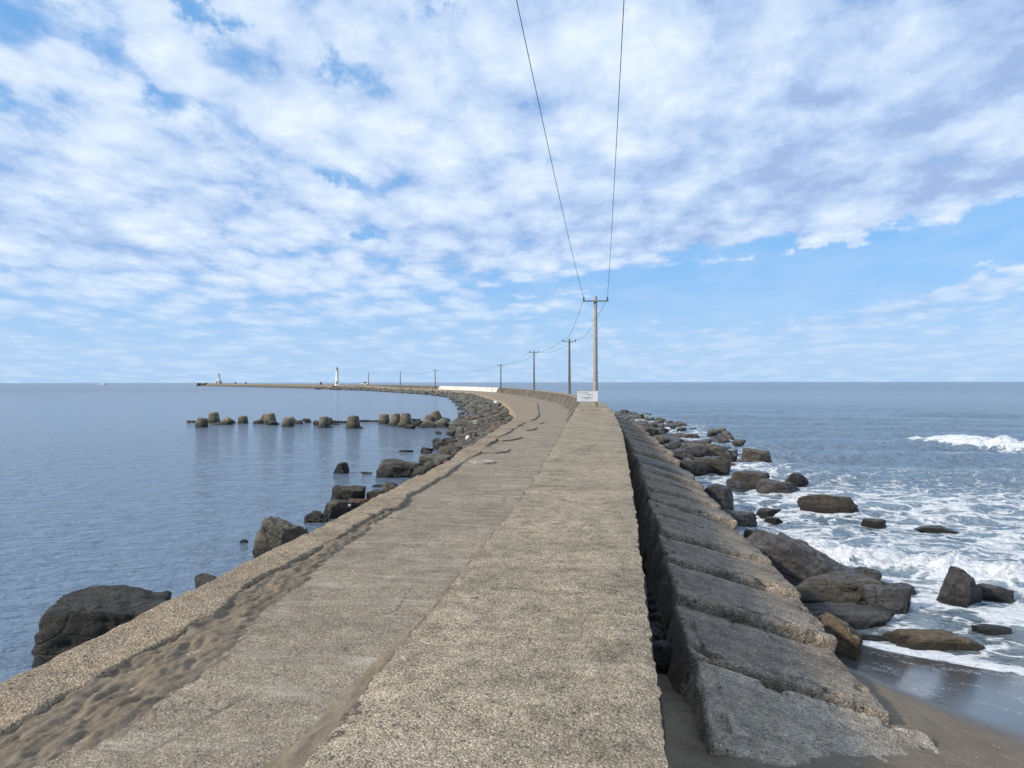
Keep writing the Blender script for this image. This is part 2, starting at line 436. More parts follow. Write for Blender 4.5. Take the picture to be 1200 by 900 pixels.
# --- sea wall (broad flat top near the camera, battered wall further on)
wall = empty('sea_wall', tuple(rp(np.array(20.), .7, 0)))
tag(wall, 'long curving concrete sea wall with broad pebbly top beside the walkway', 'sea wall')
wl = np.array(wall.location)
def loc(P): return P - wl
S = np.sort(np.concatenate([stations(-14, S_END, .06, .06), [40.8, 40.82]]))
def rag(S, seed, a=.012): return a*fbm(S*2.2, S*0+seed, oct=4, seed=seed) + a*.8*fbm(S*14, S*0+seed, oct=3, seed=seed+5)*np.clip(1.5-S/40, 0, 1)
r_l = w_top(S)+rag(S, 3, .03); r_r = rag(S, 4, .022); zt = z_top(S)
cols, uvs = [], []
NC = 12
top_cols = [r_r + (r_l-r_r)*k/NC for k in range(NC+1)]
zr = [zt + .010*fbm(S*1.2, o*1.2, oct=4, seed=11)*np.clip(1.5-S/60,0,1) for o in top_cols]
zr[0] = zr[0]-.018; zr[-1] = zr[-1]-.014
top_o = loft('wall_top', S, [loc(rp(S, o, z)) for o, z in zip(top_cols, zr)], [np.mean(o) for o in top_cols], M['strip'], parent=wall, flip=True)
# rounded arris then the faces
inner = [(r_l, zr[-1]), (r_l+.02, zr[-1]-.02)] + [(r_l+(w_bas(S)+.02-r_l)*t, zr[-1]-.02+(z_wlk(S)-.08-(zr[-1]-.02))*t) for t in (.33,.66,1)]
inner = [(o + (0 if i == 0 else .03*(np.sin(S*2*PI/2.0)>.96)*np.clip((S-42)/4,0,1)), z) for i, (o, z) in enumerate(inner)]
loft('inner_face', S, [loc(rp(S, o, z)) for o, z in inner], [0,.02,.35,.7,1.05], M['wallface'], smooth=False, parent=wall, flip=True)
depth = np.linspace(0, 1, 14)
outer = [rp(S, r_r - .015*min(1, d*20) + .03*fbm(S*1.5, S*0+d*4, oct=4, seed=21)*min(1, d*6), zr[0] - d*3.0) for d in depth]
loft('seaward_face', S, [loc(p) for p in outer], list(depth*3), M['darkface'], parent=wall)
# whitewashed stretch of the inner face
s0, s1 = s_of_y(183), s_of_y(256)
Sw = np.linspace(s0, s1, 40)
zt2 = z_top(Sw); wt = w_top(Sw)+.05
loft('painted_panel', Sw, [loc(rp(Sw, wt-.10, zt2+.012)), loc(rp(Sw, wt+.03, zt2+.008)), loc(rp(Sw, w_bas(Sw)+.08, z_wlk(Sw)-.02))], [0,.2,1.2], M['whitewash'], parent=wall, flip=True)['label'] = 'whitewashed stretch of the far sea wall'
tag(wall.children[-1], 'whitewashed stretch of the distant sea wall')

# --- walkway
S = stations(-14, S_END, .12, .05)
wk = [w_top(S)-.3 + (k_off(S)+.35-(w_top(S)-.3))*t for t in np.linspace(0, 1, 22)]
o = loft('walkway', S, [rp(S, q, z_wlk(S)+.006*fbm(S*.9, q*2, oct=4, seed=31)) for q in wk], [np.linspace(0,1,22)[i]*2 for i in range(22)], M['walk'], flip=True)
tag(o, 'grey brushed concrete walkway', kind='structure')

# --- kerb ledge with a broken inner edge
S = np.concatenate([stations(-10, 45, .035, .03)[:-1], stations(45, S_END, .5, .02, 45)])
near = np.clip(1.4-S/50, .25, 1)
fine = (.09*fbm(S*.7, S*0, oct=3, seed=41) + .045*fbm(S*6, S*0+3, oct=5, seed=42, gain=.65))*near
lump = -.10*sstep(.25, .5, fbm(S*.55, S*0+8, oct=2, seed=43))*near      # bitten-out pieces
kin = k_off(S)+fine-lump*0.9
eo = e_off(S)+(.03*fbm(S*1.3, S*0+5, oct=4, seed=45)+.012*fbm(S*9, S*0+5, oct=3, seed=46))*near
crk = kin + (eo-kin)*(.42+.22*fbm(S*.35, S*0+2, oct=4, seed=47)+.05*fbm(S*3, S*0+2, oct=3, seed=48))
cfade = sstep(.0, .25, fbm(S*.28, S*0+4, oct=2, seed=49)+.12)
zl = z_wlk(S)
lh = .045+.03*fbm(S*.45, S*0+6, oct=3, seed=57)+.05*np.clip((S-30)/60,0,1)
T = np.concatenate([[0,.03], np.linspace(.07,.93,26), [.97,1]])
cols, uvs = [rp(S, kin-.015, zl-.10), rp(S, kin-.004, zl+lh-.03+.012*fbm(S*4, S*0, oct=3, seed=50))], [0,.1]
for t in T:
    off = kin+(eo-kin)*t
    rough = .016*fbm(off*5, S*5*1.0, oct=4, seed=51)*near
    dcr = np.exp(-((off-crk)/.016)**2)*.045*cfade*near + np.exp(-((off-crk-.01)/.05)**2)*.010*cfade*near
    step = .035*sstep(0, .03, off-crk)*cfade*near
    z = zl+lh+rough-dcr-step - .012*(t==0) - .03*(t>.99)
    cols.append(rp(S, off, z)); uvs.append(.15+t)
cols.append(rp(S, eo+.03, zl-.06)); uvs.append(1.3)
for j, d in enumerate((.5,1.2,2.4)):
    cols.append(rp(S, eo+.05+d*.12+.06*fbm(S*1.1, S*0+d, oct=4, seed=55), zl-d)); uvs.append(1.3+d)
o = loft('kerb_ledge', S, cols, uvs, M['ledge'], flip=True)
tag(o, 'cracked tan concrete ledge with broken edge between walkway and calm bay', 'kerb')

# --- end of the pier: body closing the far tip
bm = bmesh.new()
e = rp(np.array(S_END), 2.5, -1.4)
bm_box(bm, (0,0,0), (7.5, 3, 2.6), bev=.1)
o = link('pier_head', bm_mesh('pier_head', bm), None, M['ledge']); o.location = tuple(e); o.rotation_euler.z = heading(S_END-2)-PI/2
tag(o, 'blunt concrete head ending the distant breakwater', 'pier head')

# --- broken slabs lying on the walkway against the ledge
def slab(s, off, L, W, T, seed, rz, label, mat='walk', tilt=0):
    rnd = random.Random(seed)
    bm = bmesh.new(); n = 9; vs = []
    for k in range(n):
        a = 2*PI*k/n; r = .5*(.75+.35*rnd.random())
        vs.append(bm.verts.new((r*L*math.cos(a), r*W*1.5*math.sin(a), 0)))
    f = bm.faces.new(vs)
    ex = bmesh.ops.extrude_face_region(bm, geom=[f])
    bmesh.ops.translate(bm, verts=[v for v in ex['geom'] if isinstance(v, bmesh.types.BMVert)], vec=(0,0,T))
    bmesh.ops.recalc_face_normals(bm, faces=bm.faces)
    bmesh.ops.bevel(bm, geom=list(bm.edges), offset=.006, segments=1, affect='EDGES')
    o = link('broken_slab', bm_mesh('broken_slab', bm), None, M[mat])
    o.location = tuple(rp(np.array(float(s)), off, float(z_wlk(s))-.022)); o.rotation_euler = (tilt, 0, heading(s)+rz)
    tag(o, label, 'slab', 'broken slabs along the ledge'); return o
slab(15.0, 2.93, .75, .36, .055, 1, .1, 'small pale broken slab lying alone beside the ledge crack', 'block_pale')
slab(17.6, 3.1, 1.5, .55, .06, 2, 0, 'broken grey slab with ragged edge wedged against the ledge', 'walk', .02)
slab(21.5, 3.25, 2.6, .45, .06, 3, .03, 'long narrow broken slab lying along the foot of the ledge', 'walk')
slab(26.5, 3.35, 3.2, .5, .07, 4, .04, 'second long broken slab further along the foot of the ledge', 'walk')
slab(33, 3.55, 3.6, .55, .07, 5, .04, 'most distant broken slab at the foot of the ledge by the bend', 'walk')

# --- wind-blown sand on the walkway
sy = np.arange(-1, 11.5, .016); so = np.arange(1.5, 3.1, .012)
SS, OO = np.meshgrid(sy, so, indexing='ij')
edge1 = np.interp(SS, [-1,3.5,5,6.5,8.5,11], [.9,.75,.52,.28,.08,.0])     # breadth from the ledge
edge1 = edge1*(1+.35*fbm(SS*.8, OO*.8, oct=4, seed=60))
d1 = (3.05-OO)
h1 = .038*sstep(edge1, edge1*.35, d1)
edge2 = np.interp(SS, [-1,2.5,4,5,6.3,8], [.36,.30,.2,.1,.02,0])*(1+.3*fbm(SS*1.1, OO, oct=4, seed=62))
h2 = .040*sstep(edge2+.02, edge2*.3, OO-1.5)
ow = OO+SS*.12+.12*fbm(SS*1.5, OO*2, oct=3, seed=67)
rip = .9*fbm(ow*15, SS*4.5, oct=5, seed=63, gain=.7) + .8*(.45-2*np.abs(fbm(ow*8, SS*2.8, oct=4, seed=66, gain=.6)))
foot = np.maximum(0, fbm(OO*5.5, SS*3.6, oct=3, seed=65)-.16)
hh = np.maximum(h1*(1+.25*rip-1.2*foot)+ .020*rip*sstep(0,.03,h1), h2*(1+.22*rip)) - .012 - .010*(.5+fbm(OO*9, SS*3.5, oct=5, seed=68, gain=.7))
hh -= .01*sstep(.05, 0, h1+h2) + .05*sstep(8.5, 10.5, SS)
Pd = rp(SS, OO, z_wlk(SS)+hh+.002)
o = link('sand_drift', grid_mesh('sand_drift', Pd, flip=True), None, M['drift'])
tag(o, 'wind-blown brown sand lying on the walkway', kind='stuff')

# ------------------------------------------------------------------ beach (structure)
def beach_z(x, y):
    p = x - (.2+.143*y)
    sp = lambda t: np.logaddexp(0, t*4)/4          # smooth change of slope
    z = -1.12-.09*(y-5.77)-.22*(p-.95)+.14*sp(p-3.2)-.045*sp(y-7.3)
    z = -.93-.05*(y-4)-sp(-.93-.05*(y-4)-z)+.02+.035*sstep(3.4, 2.2, p)
    return z
bx = np.arange(-.5, 30, .05); by = np.arange(-12, 17, .05)
bx = np.concatenate([np.arange(-.6, 9, .03), np.arange(9, 34, .25)]); by = np.concatenate([np.arange(-14, 2.5, .3), np.arange(2.5, 13, .03), np.arange(13, 22, .3)])
X, Y = np.meshgrid(bx, by, indexing='ij')
Z = beach_z(X, Y)
wet = sstep(-1.68, -1.80, Z + .03*fbm(X*.8, Y*.8, oct=3, seed=72))
gap = sstep(1.2, .5, X-(.2+.143*Y))
Z = Z + (.022*fbm(X*1.7, Y*1.7, oct=4, seed=70) + .010*fbm(X*9, Y*9, oct=3, seed=71))*(1-wet) + .05*gap*fbm(X*4, Y*4, oct=3, seed=73)
Z = np.where(Y > 6.2, Z - .13*(Y-6.2)*gap, Z)
fo = wet*sstep(-1.75, -1.88, Z)*1.0
o = link('beach', grid_mesh('beach', np.stack([X, Y, Z], -1), attrs={'wet': wet, 'foam': fo}, flip=True), None, M['sand'])
tag(o, 'brown sand beach at the foot of the blocks', kind='structure')
# seabed shelf under everything, so nothing ends in the void
bm = bmesh.new(); bm_box(bm, (0,0,-7), (600,1800,.5)); o = link('seabed', bm_mesh('seabed', bm), None, M['sand']); tag(o, 'sea floor', kind='structure')

# ------------------------------------------------------------------ sea
ang = np.concatenate([np.linspace(-180,-62,60)[:-1], np.linspace(-62,62,760), np.linspace(62,180,60)[1:]])
rr = [2.5]
while rr[-1] < 26000: rr.append(rr[-1]*(1.0085 if rr[-1] < 120 else (1.012 if rr[-1] < 900 else 1.05)))
rr = np.array(rr)
A, Rr = np.meshgrid(np.radians(ang), rr, indexing='ij')
X = Rr*np.sin(A); Y = Rr*np.cos(A)
XR = xr(np.clip(Y, -30, 720)); right = sstep(-1, 2, X-XR)*sstep(-15, -5, Y)*sstep(1500, 400, Rr)
right = np.where(Y > 0, right, (X > 0)*1.0)
res = np.clip(1-(Rr*.0085)/1.2, 0, 1)                 # what the mesh can carry
p = X-XR
dist_shore = np.hypot(np.maximum(0, X-5.0)*.55, np.maximum(0, Y-8.5))
calm = sstep(.3, 9, Y-9.5+.35*(X-5.5))
swell = .24*np.sin((Y*.92+X*.22)*2*PI/7.5+1.6*fbm(X*.09, Y*.09, oct=2, seed=80))*np.clip(1-Rr/200,0,1)
swell += .30*np.exp(-((Y-78-.10*(X-20)+3*fbm(X*.05, Y*.02, oct=2, seed=90))/3.2)**2)*sstep(8, 25, X)
chop = .17*fbm(X*.55, Y*.8, oct=5, seed=81, gain=.55)
Zs = right*calm*(swell*sstep(10, 30, Y)+chop*np.clip(res*1.4,0,1)) + (1-right)*(.02*fbm(X*1.1, Y*1.6, oct=3, seed=82))*res
# near breaker, a tumbling line of white water
line = Y-(16.1-(X-6.7)*.80 + .9*fbm(X*.45, Y*.0+3, oct=4, seed=83))
prof = np.where(line < 0, np.exp(-(line/.55)**2), np.exp(-(line/1.5)**2))
m1 = prof*sstep(4.8, 6.5, X)*sstep(24, 16, X)*right
Zs += m1*(.24+.38*fbm(X*1.6, Y*1.6, oct=5, seed=84, gain=.66))
# outer breaker
l2 = (Y-(44.6-(X-25)*.85))/1.3; l2 = l2 + .35*fbm(X*.5, Y*.2, oct=3, seed=85)
c2 = np.where(l2 < 0, np.exp(-(l2/1.0)**2), np.exp(-(l2/2.6)**2))
m2 = c2*sstep(23.2, 26.0, X)*right
Zs += m2*(.42+.34*fbm(X*.9, Y*.9, oct=4, seed=86))
foam = np.zeros_like(X)
nz = fbm(X*.22, Y*.30, oct=4, seed=87); nz2 = fbm(X*.7, Y*1.0, oct=4, seed=92)
field = sstep(54, 15, Y + 5*nz)*sstep(-4.5, 0, Y-(16-(X-6.7)*.8))
field = field*(.58+.26*nz+.12*nz2)+.14*sstep(30,16,Y)*field
foam = np.maximum(foam, field*right*sstep(8,12,Y))
foam = np.maximum(foam, right*(.72+.25*nz2)*sstep(13, 1, p-(w_top(Y)*0+1.5))*sstep(9,14,Y)*sstep(140, 50, Y))     # against the rocks
foam = np.maximum(foam, m1*(.82+.3*nz2)+.34*np.exp(-(line/2.0)**2)*right*sstep(4.8,6.5,X))
foam = np.maximum(foam, np.where(l2 < .9, 1, .2)*np.clip(m2*1.5,0,1)*1.0)
foam = np.maximum(foam, .75*sstep(1,7,-(l2*1.3))*sstep(15,6,-(l2*1.3))*sstep(22,28,X)*right*(.62+.4*nz2))
sw = sstep(9.0, 5.5, Y-9.5+.0*X)*0
edge = -2.2-beach_z(X, Y)            # depth of water over the sand
swash = right*sstep(.30, .05, edge)*sstep(4,9,Y)*sstep(16,12,Y)*sstep(11,6,np.abs(X-8))
foam = np.maximum(foam, swash*(.62+.4*nz2))
foam = np.maximum(foam, right*(.60+.5*nz2)*sstep(17.5,14,Y)*sstep(9.0,10.0,Y)*sstep(3.6,4.6,X)*sstep(16,11,X))
foam = np.maximum(foam, right*(1.0+.35*nz2)*np.exp(-((edge-.03)/.045)**2)*(Y>5)*(Y<15))
# behind the seaward wall nothing, calm bay nothing
foam = np.clip(foam, 0, 1)*(right > .5)
shallow = right*sstep(15.5, 9, Y+ .4*(X-6))*sstep(0,5,Y)
Zs = Zs + WZ + .0*X
earth = (Rr**2)/(2*6371000.)
P = np.stack([X, Y, Zs-earth], -1)
o = link('sea', grid_mesh('sea', P, attrs={'foam': foam, 'swell': np.clip(right*calm,0,1), 'shallow': shallow}), None, M['water'])
if o.data.polygons[1000].normal.z < 0: o.data.flip_normals()
tag(o, 'calm blue bay and rougher open sea with white foam', kind='structure')

# ------------------------------------------------------------------ rocks
_ico = {}
def ico(sub):
    if sub not in _ico:
        bm = bmesh.new(); bmesh.ops.create_icosphere(bm, subdivisions=sub, radius=1)
        v = np.array([x.co[:] for x in bm.verts]); f = np.array([[q.index for q in x.verts] for x in bm.faces]); bm.free()
        _ico[sub] = (v/np.linalg.norm(v, axis=1)[:,None], f)
    return _ico[sub]
def rock_mesh(seed, sub=4, planes=13, rough=.08, round_=60., flat=0, boxy=0):
    v, f = ico(sub); rs = np.random.RandomState(seed)
    n = rs.normal(size=(planes+5,3))*np.array([1,1,.85]); n /= np.linalg.norm(n, axis=1)[:,None]
    n = np.vstack([n, [[.08,-.05,1],[.1,.05,-1]]]); n /= np.linalg.norm(n, axis=1)[:,None]
    pd = rs.uniform(.60, 1.0, len(n)); pd[-2] = .66-.12*flat; pd[-1] = .7
    if boxy:
        n = np.vstack([n, [[1,.06,.1],[-1,.1,.05],[.1,1,.1],[-.05,-1,.12]]]); n /= np.linalg.norm(n, axis=1)[:,None]
        pd[:-2] = np.maximum(pd[:-2], .86); pd = np.concatenate([pd, [.74,.70,.66,.64]])
    q0 = v*1.3+seed*1.7       # warp the stone before it is cut, so that faces are not perfectly plane
    w = v + .13*np.stack([fbm(q0[:,0], q0[:,1]+k*9, q0[:,2], oct=3, seed=seed+k) for k in range(3)], 1)
    c = np.maximum(w@n.T, .02); r = pd/c
    r = (np.sum(np.clip(r,.1,5)**(-round_), 1))**(-1/round_)
    P = v*r[:,None]
    q = P*1.7+seed*3.1
    # bedding: ledges stepping along a slanted direction
    sd = rs.normal(size=3)*np.array([.5,.5,1]); sd /= np.linalg.norm(sd)
    t = (P@sd)*(3.2+rs.rand()*2)+.7*fbm(q[:,0]*.6, q[:,1]*.6, q[:,2]*.6, oct=2, seed=seed+5)
    fr = t-np.floor(t); ledge = sstep(0,.14,fr)*(1-fr)
    r2 = 1 + rough*1.5*fbm(q[:,0], q[:,1], q[:,2], oct=5, seed=seed, gain=.62) + rough*.45*ledge + rough*1.1*(1-2*np.abs(fbm(q[:,0]*1.9, q[:,1]*1.9, q[:,2]*2.6, oct=5, seed=seed+9, gain=.62)))
    P = P*r2[:,None]
    lo, hi = P.min(0), P.max(0)
    P = (P-(lo+hi)/2)/(hi-lo)         # unit box
    return mesh_np('rock', P, f, True)
LIB = [rock_mesh(100+i, 4, 5+i%6, .07, 50) for i in range(14)]
LIBM = {}
def lib(i, mat):
    k = (i, mat)
    if k not in LIBM:
        me = LIB[i].copy(); me.materials.clear(); me.materials.append(M[mat]); LIBM[k] = me
    return LIBM[k]
def place_rock(x, y, ztop, w, d, h, mat, label, group, rz=0, seed=None, sub=5, tilt=(0,0), li=None, flat=0, round_=60., rough=.08, boxy=0):
    """h: full height of the stone; its top lies at ztop"""
    me = lib(li, mat) if li is not None else rock_mesh(seed, sub, 10+seed%5, rough, round_, flat, boxy)
    o = link('rock', me, None, M[mat])
    o.location = (x, y, ztop-h/2); o.scale = (w, d, h); o.rotation_euler = (tilt[0], tilt[1], rz)
    tag(o, label, 'rock', group); return o
F = 880.
def px(u, vwater, zb=WZ):
    y = (1.6-zb)*F/(vwater-447.); return (u-600)*y/F, y, y/F
def prock(u, v, wpx, hpx, mat, label, group, seed, depth=.8, sink=.55, rz=0, zb=WZ, dy=0, **kw):
    x, y, k = px(u, v, zb); w = wpx*k; h = hpx*k
    d = max(w*depth, h*.7)
    c, s_ = abs(math.cos(rz)), abs(math.sin(rz))
    H = h/(1-sink)
    return place_rock(x, y+d*.42+dy, zb+h, w*1.08, d, H, mat, label, group, rz, seed, **kw)
GL = 'rocks in the calm bay beside the ledge'
# bay side, big to small
prock(108, 780, 150, 71, 'rock_black', 'huge black boulder with flat top standing in the bay beside the ledge', GL, 231, .8, .35, rz=.2, flat=1.5, rough=.08, boxy=1)
prock(240, 704, 48, 24, 'rock', 'low dark stone almost hidden behind the ledge beyond the huge black boulder', GL, 202)
prock(320, 656, 60, 46, 'rock_tan', 'grey-tan split boulder leaning on the ledge edge, beyond the huge black one', GL, 243, .9, .4, rz=.5)
prock(346, 646, 30, 24, 'rock_tan', 'small tan stone tucked beside the grey-tan split boulder', GL, 204)
prock(405, 588, 38, 18, 'rock', 'dark humped rock behind the moss-grey pair near the ledge', GL, 205, .9, .4)
prock(388, 607, 38, 22, 'rock_tan', 'olive-grey blocky rock below the dark humped rock', GL, 206, .9, .4, rz=.7)
prock(370, 613, 30, 13, 'rock', 'low black rock awash at the foot of the olive-grey block', GL, 207)
prock(424, 602, 46, 17, 'rock_red', 'long low red-brown stone lying along the ledge', GL, 208, .45, .4, rz=.65, dy=.2)
prock(440, 588, 24, 13, 'rock', 'small black stone between the red-brown stone and a grey cube-like rock', GL, 209)
prock(459, 583, 26, 18, 'rock_tan', 'grey rounded rock against the ledge above the red-brown stone', GL, 210)
prock(397, 555, 19, 13, 'rock', 'lone small boulder standing clear in the bay', GL, 211, .9, .4)
prock(466, 560, 50, 21, 'rock', 'broad dark boulder with pale vein near the ledge', GL, 212, .8, .4, flat=.3)
prock(493, 561, 26, 15, 'rock', 'slanting dark stone between the veined boulder and the ledge', GL, 213, .8)
prock(517, 527, 20, 10, 'rock', 'oval reddish-black rock just off the jumbled bank', GL, 214)
prock(500, 531, 15, 7, 'rock', 'small pointed black rock beside the oval one', GL, 215)
prock(474, 530, 18, 2.5, 'rock', 'thin dark rock barely showing above the calm water', GL, 216)
prock(428, 555.5, 13, 2.2, 'rock', 'sliver of dark rock awash beyond the lone small boulder', GL, 217)
prock(444, 571, 18, 3, 'rock', 'flat black rock awash beneath the veined boulder', GL, 218)
prock(284, 636, 10, 4, 'rock', 'tiny weedy rock in open bay water near the split boulder', GL, 219)
prock(518, 548, 54, 15, 'rock_tan', 'broad flat grey-brown slab rock at the start of the jumbled bank', GL, 220, .8, flat=.5)
prock(532, 541, 44, 18, 'rock_tan', 'long sloping grey slab rock next to the orange stone', GL, 221, .7, rz=.5)
prock(524, 549, 20, 9, 'rock_orange', 'orange stone lying against the ledge', GL, 222, .7, zb=-1.9)
prock(560, 503, 14, 11, 'rock_pale', 'pale yellowish stone on the jumbled bank', GL, 223, .9, zb=-1.9)
prock(569, 498, 14, 9, 'rock_red', 'rusty red stone behind the pale yellowish one', GL, 224, zb=-1.8)
prock(585, 502, 16, 8, 'rock_red', 'brick-red stone close under the ledge at the bend', GL, 225, zb=-1.6)
prock(568, 506, 7, 4, 'rock_pale', 'small whitish stone beside the pale yellowish one', GL, 226, zb=-1.75)
# jumbled bank along the ledge
rnd = random.Random(5)
GB = 'stones of the jumbled bank along the ledge'
cand = []
def bank_w(s): return float(np.interp(s, [33,42,60,90,150,250,330,400], [2.6,4.4,5.0,4.2,4.5,5.5,8,8]))
s = 33.
while s < 385:
    wdt = bank_w(s); size = np.interp(s, [33,80,150,250,400], [.95,1.15,1.5,2.1,2.6])
    nrow = 4 if s < 60 else 3
    for r in range(nrow):
        off = float(e_off(s)) + .15 + wdt*(r+rnd.random()*.8)/nrow
        t = (off-float(e_off(s)))/wdt
        w = size*rnd.uniform(.6, 1.45); d = w*rnd.uniform(.6, 1.0); h = w*rnd.uniform(.5, .8)
        ss = s+rnd.uniform(-.6,.6)*size
        zt_ = float(z_wlk(s))-.15 + (WZ+.25-(float(z_wlk(s))-.15))*min(1, t*1.05) + rnd.uniform(-.1,.25)
        zt_ = min(zt_, float(z_wlk(s))-.02)
        if t > .8 and rnd.random() < .3: continue
        pt = rp(np.array(ss), off, 0)
        mat = rnd.choice(['rock_grey','rock_tan','rock_tan','rock_red'] if rnd.random() < .4 else ['rock','rock_grey','rock_tan'])
        cand.append((w*h/(pt[1]**2), pt, ss, zt_, w, d, h, mat, rnd.uniform(0, 6.28), rnd.randrange(14), (rnd.uniform(-.3,.3), rnd.uniform(-.3,.3))))
    s += size*1.0
cand.sort(key=lambda c: -c[0])
def merge_stones(name, items, label):
    """the many smaller stones that no one could count, as one mesh"""
    V, Fc, base = [], [], 0
    v, f = ico(3)
    for (pt, zt_, w, d, h, rz, li, tl) in items:
        co = np.array([x.co[:] for x in LIB3[li].vertices])*np.array([w, d, h])
        Rm = np.array(Matrix.Rotation(rz,3,'Z') @ Matrix.Rotation(tl[0],3,'X') @ Matrix.Rotation(tl[1],3,'Y'))
        V.append(co@Rm.T+np.array([pt[0], pt[1], zt_-h/2])); Fc.append(f+base); base += len(v)
    o = link(name, mesh_np(name, np.vstack(V), np.vstack(Fc)), None, M['rock_grey']); tag(o, label, kind='stuff'); return o
LIB3 = [rock_mesh(140+i, 3, 5+i%6, .07, 50) for i in range(8)]
NB = 122
for c in cand[:NB]:
    _, pt, ss, zt_, w, d, h, mat, rz, li, tl = c
    colr = {'rock':'dark grey','rock_grey':'mid grey','rock_tan':'tan-grey','rock_red':'red-brown'}[mat]
    zone = 'before the bend' if ss < 60 else ('round the bend' if ss < 120 else 'along the distant curve')
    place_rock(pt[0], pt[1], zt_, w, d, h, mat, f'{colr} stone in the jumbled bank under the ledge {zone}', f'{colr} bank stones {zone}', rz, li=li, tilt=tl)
small = [(pt, zt_, w, d, h, rz, li%8, tl) for _, pt, ss, zt_, w, d, h, mat, rz, li, tl in cand[NB:]]
for i in range(500):
    ss = 31+ (rnd.random()**1.6)*330; wd = bank_w(ss)+.8; t = rnd.random(); off = float(e_off(ss))+t*wd; w = rnd.uniform(.3,.65)*(1+ss/150)
    pt = rp(np.array(ss), off, 0); small.append((pt, min(float(z_wlk(ss))-.05, float(z_wlk(ss))-.12+(WZ+.15-float(z_wlk(ss)))*t+rnd.uniform(0,.25)), w, w*.8, w*.7, rnd.uniform(0,6), rnd.randrange(8), (rnd.uniform(-.4,.4),rnd.uniform(-.4,.4))))
merge_stones('loose_rubble', small, 'small dark loose stones filling the bank beside the calm bay')
for i in range(10):      # spur of dark stones below the lighthouse
    y_ = 350+rnd.uniform(-6, 22); x_ = xr(y_)-rnd.uniform(11, 22)
    place_rock(x_, y_, WZ+rnd.uniform(.4,1.1), rnd.uniform(2,3.6), rnd.uniform(2,3.4), 2.2, 'rock', 'dark stone in the rubble spur below the slender white light tower', 'dark stones in the spur below the light tower', rnd.uniform(0,6), li=rnd.randrange(14))
# rubble bed beneath the bank stones
S = stations(30, S_END, .35, .01, 30)
bw = np.interp(S, [30,33,42,60,90,150,250,360,400,420,800], [.8,2.6,4.4,5,4.2,4.5,5.5,9,9,2,2])
cols = []
for t in np.linspace(-.12, 1.15, 16):
    off = e_off(S)+bw*t
    z = (z_wlk(S)-.30)*(1-np.clip(t,0,1)) + (WZ-.15)*np.clip(t,0,1) - .9*max(0, t-1)
    cols.append(rp(S, off, z + .16*fbm(S*1.3, off*1.3, oct=4, seed=95) - (.3 if t < 0 else 0)))
o = loft('rubble_bank', S, cols, list(np.linspace(0,5,16)), M['rock'], flip=True, smooth=False)
tag(o, 'dark broken rubble filling the bank under the larger stones', kind='stuff')
# far side body of the breakwater towards the tip is the ledge itself

GR = 'rocks in the surf beside the sloping blocks'
# open-sea side
R = [
 (888,545,37,18,'rock_brown','brown rounded boulder standing clear in the surf, most distant of the big ones',301,.9,.0),
 (842,543,52,22,'rock_brown','large brown cracked rock joined to the far end of the boulder cluster',302,.9,.2),
 (812,541,44,18,'rock_wet','grey broken rock behind the large brown cracked one',303,.9,.5),
 (795,533,40,13,'rock_wet','low grey rock close to the distant blocks',304,.9,.1),
 (851,552,26,10,'rock_ochre','small ochre rounded rock at the foot of the brown cracked rock',305,.9,.0),
 (868,549,22,9,'rock_wet','small dark rock beside the small ochre one',306,.9,.3),
 (816,552,44,10,'rock_wet','flat wet grey rock awash between blocks and ochre rock',307,1.0,.0),
 (884,573,46,20,'rock_brown','smooth brown hump rock leaning on a grey pointed one',308,.8,.0),
 (866,582,27,20,'rock_wet','grey pointed rock beside the round dark boulder',309,.8,.6),
 (933,566,30,11,'rock_wet','small dark rock out in the surf beyond the striped hump',310,.8,.0),
 (921,584,58,20,'rock_wet','broad pale-grey hump rock with striped surface in the surf',311,.7,.1),
 (848,599,38,29,'rock_wet','round dark grey boulder touching the ends of the blocks',312,.95,.0),
 (976,601,64,20,'rock_brown','long flat-topped brown rock alone in the surf',313,.6,-.2),
 (904,604,28,7,'rock_wet','thin rock awash in white foam near the round boulder',314,.6,.0),
 (871,622,42,22,'rock_wet','dark blocky boulder below the round one beside the blocks',315,.9,.3),
 (887,640,24,18,'rock_wet','small black stone wedged between blocks and the great sloping rock',316,.9,.3),
 (1030,618,30,8,'rock_brown','small brown peak showing above the foam',317,.8,.0),
 (1102,626,44,6,'rock_brown','low reddish rock barely above water far from the blocks',318,.8,.0),
 (960,672,26,22,'rock_wet','rounded grey rock behind the great sloping rock',320,.9,.0),
 (978,683,34,14,'rock_wet','low grey rock between the sloping rock and a dark hump',321,.9,.0),
 (1018,689,40,19,'rock_wet','dark hump rock on the edge of the breaking wave',322,.8,.0),
 (1050,722,58,30,'rock_wet','grey slab rock with rounded end beside the flat brown-fronted slab',323,.8,.2),
 (1058,697,40,10,'rock_wet','low rock awash between dark hump and pointed rock',325,.7,.0),
 (1170,746,44,9,'rock_wet','thin flat rock in the wash towards the open beach',326,.5,.0),
 (1172,705,52,16,'rock_wet','washed-over rock behind the pointed one',327,.7,.0),
 (908,612,22,5,'rock_wet','sliver of rock awash beside the dark blocky boulder',329,.6,0),
]
for u, v, w, h, mat, lab, sd, dp, rz in R:
    prock(u, v, w, h, mat, lab, GR, sd, dp, .45, rz=rz, round_=22. if 'round' in lab or 'hump' in lab else 60.)
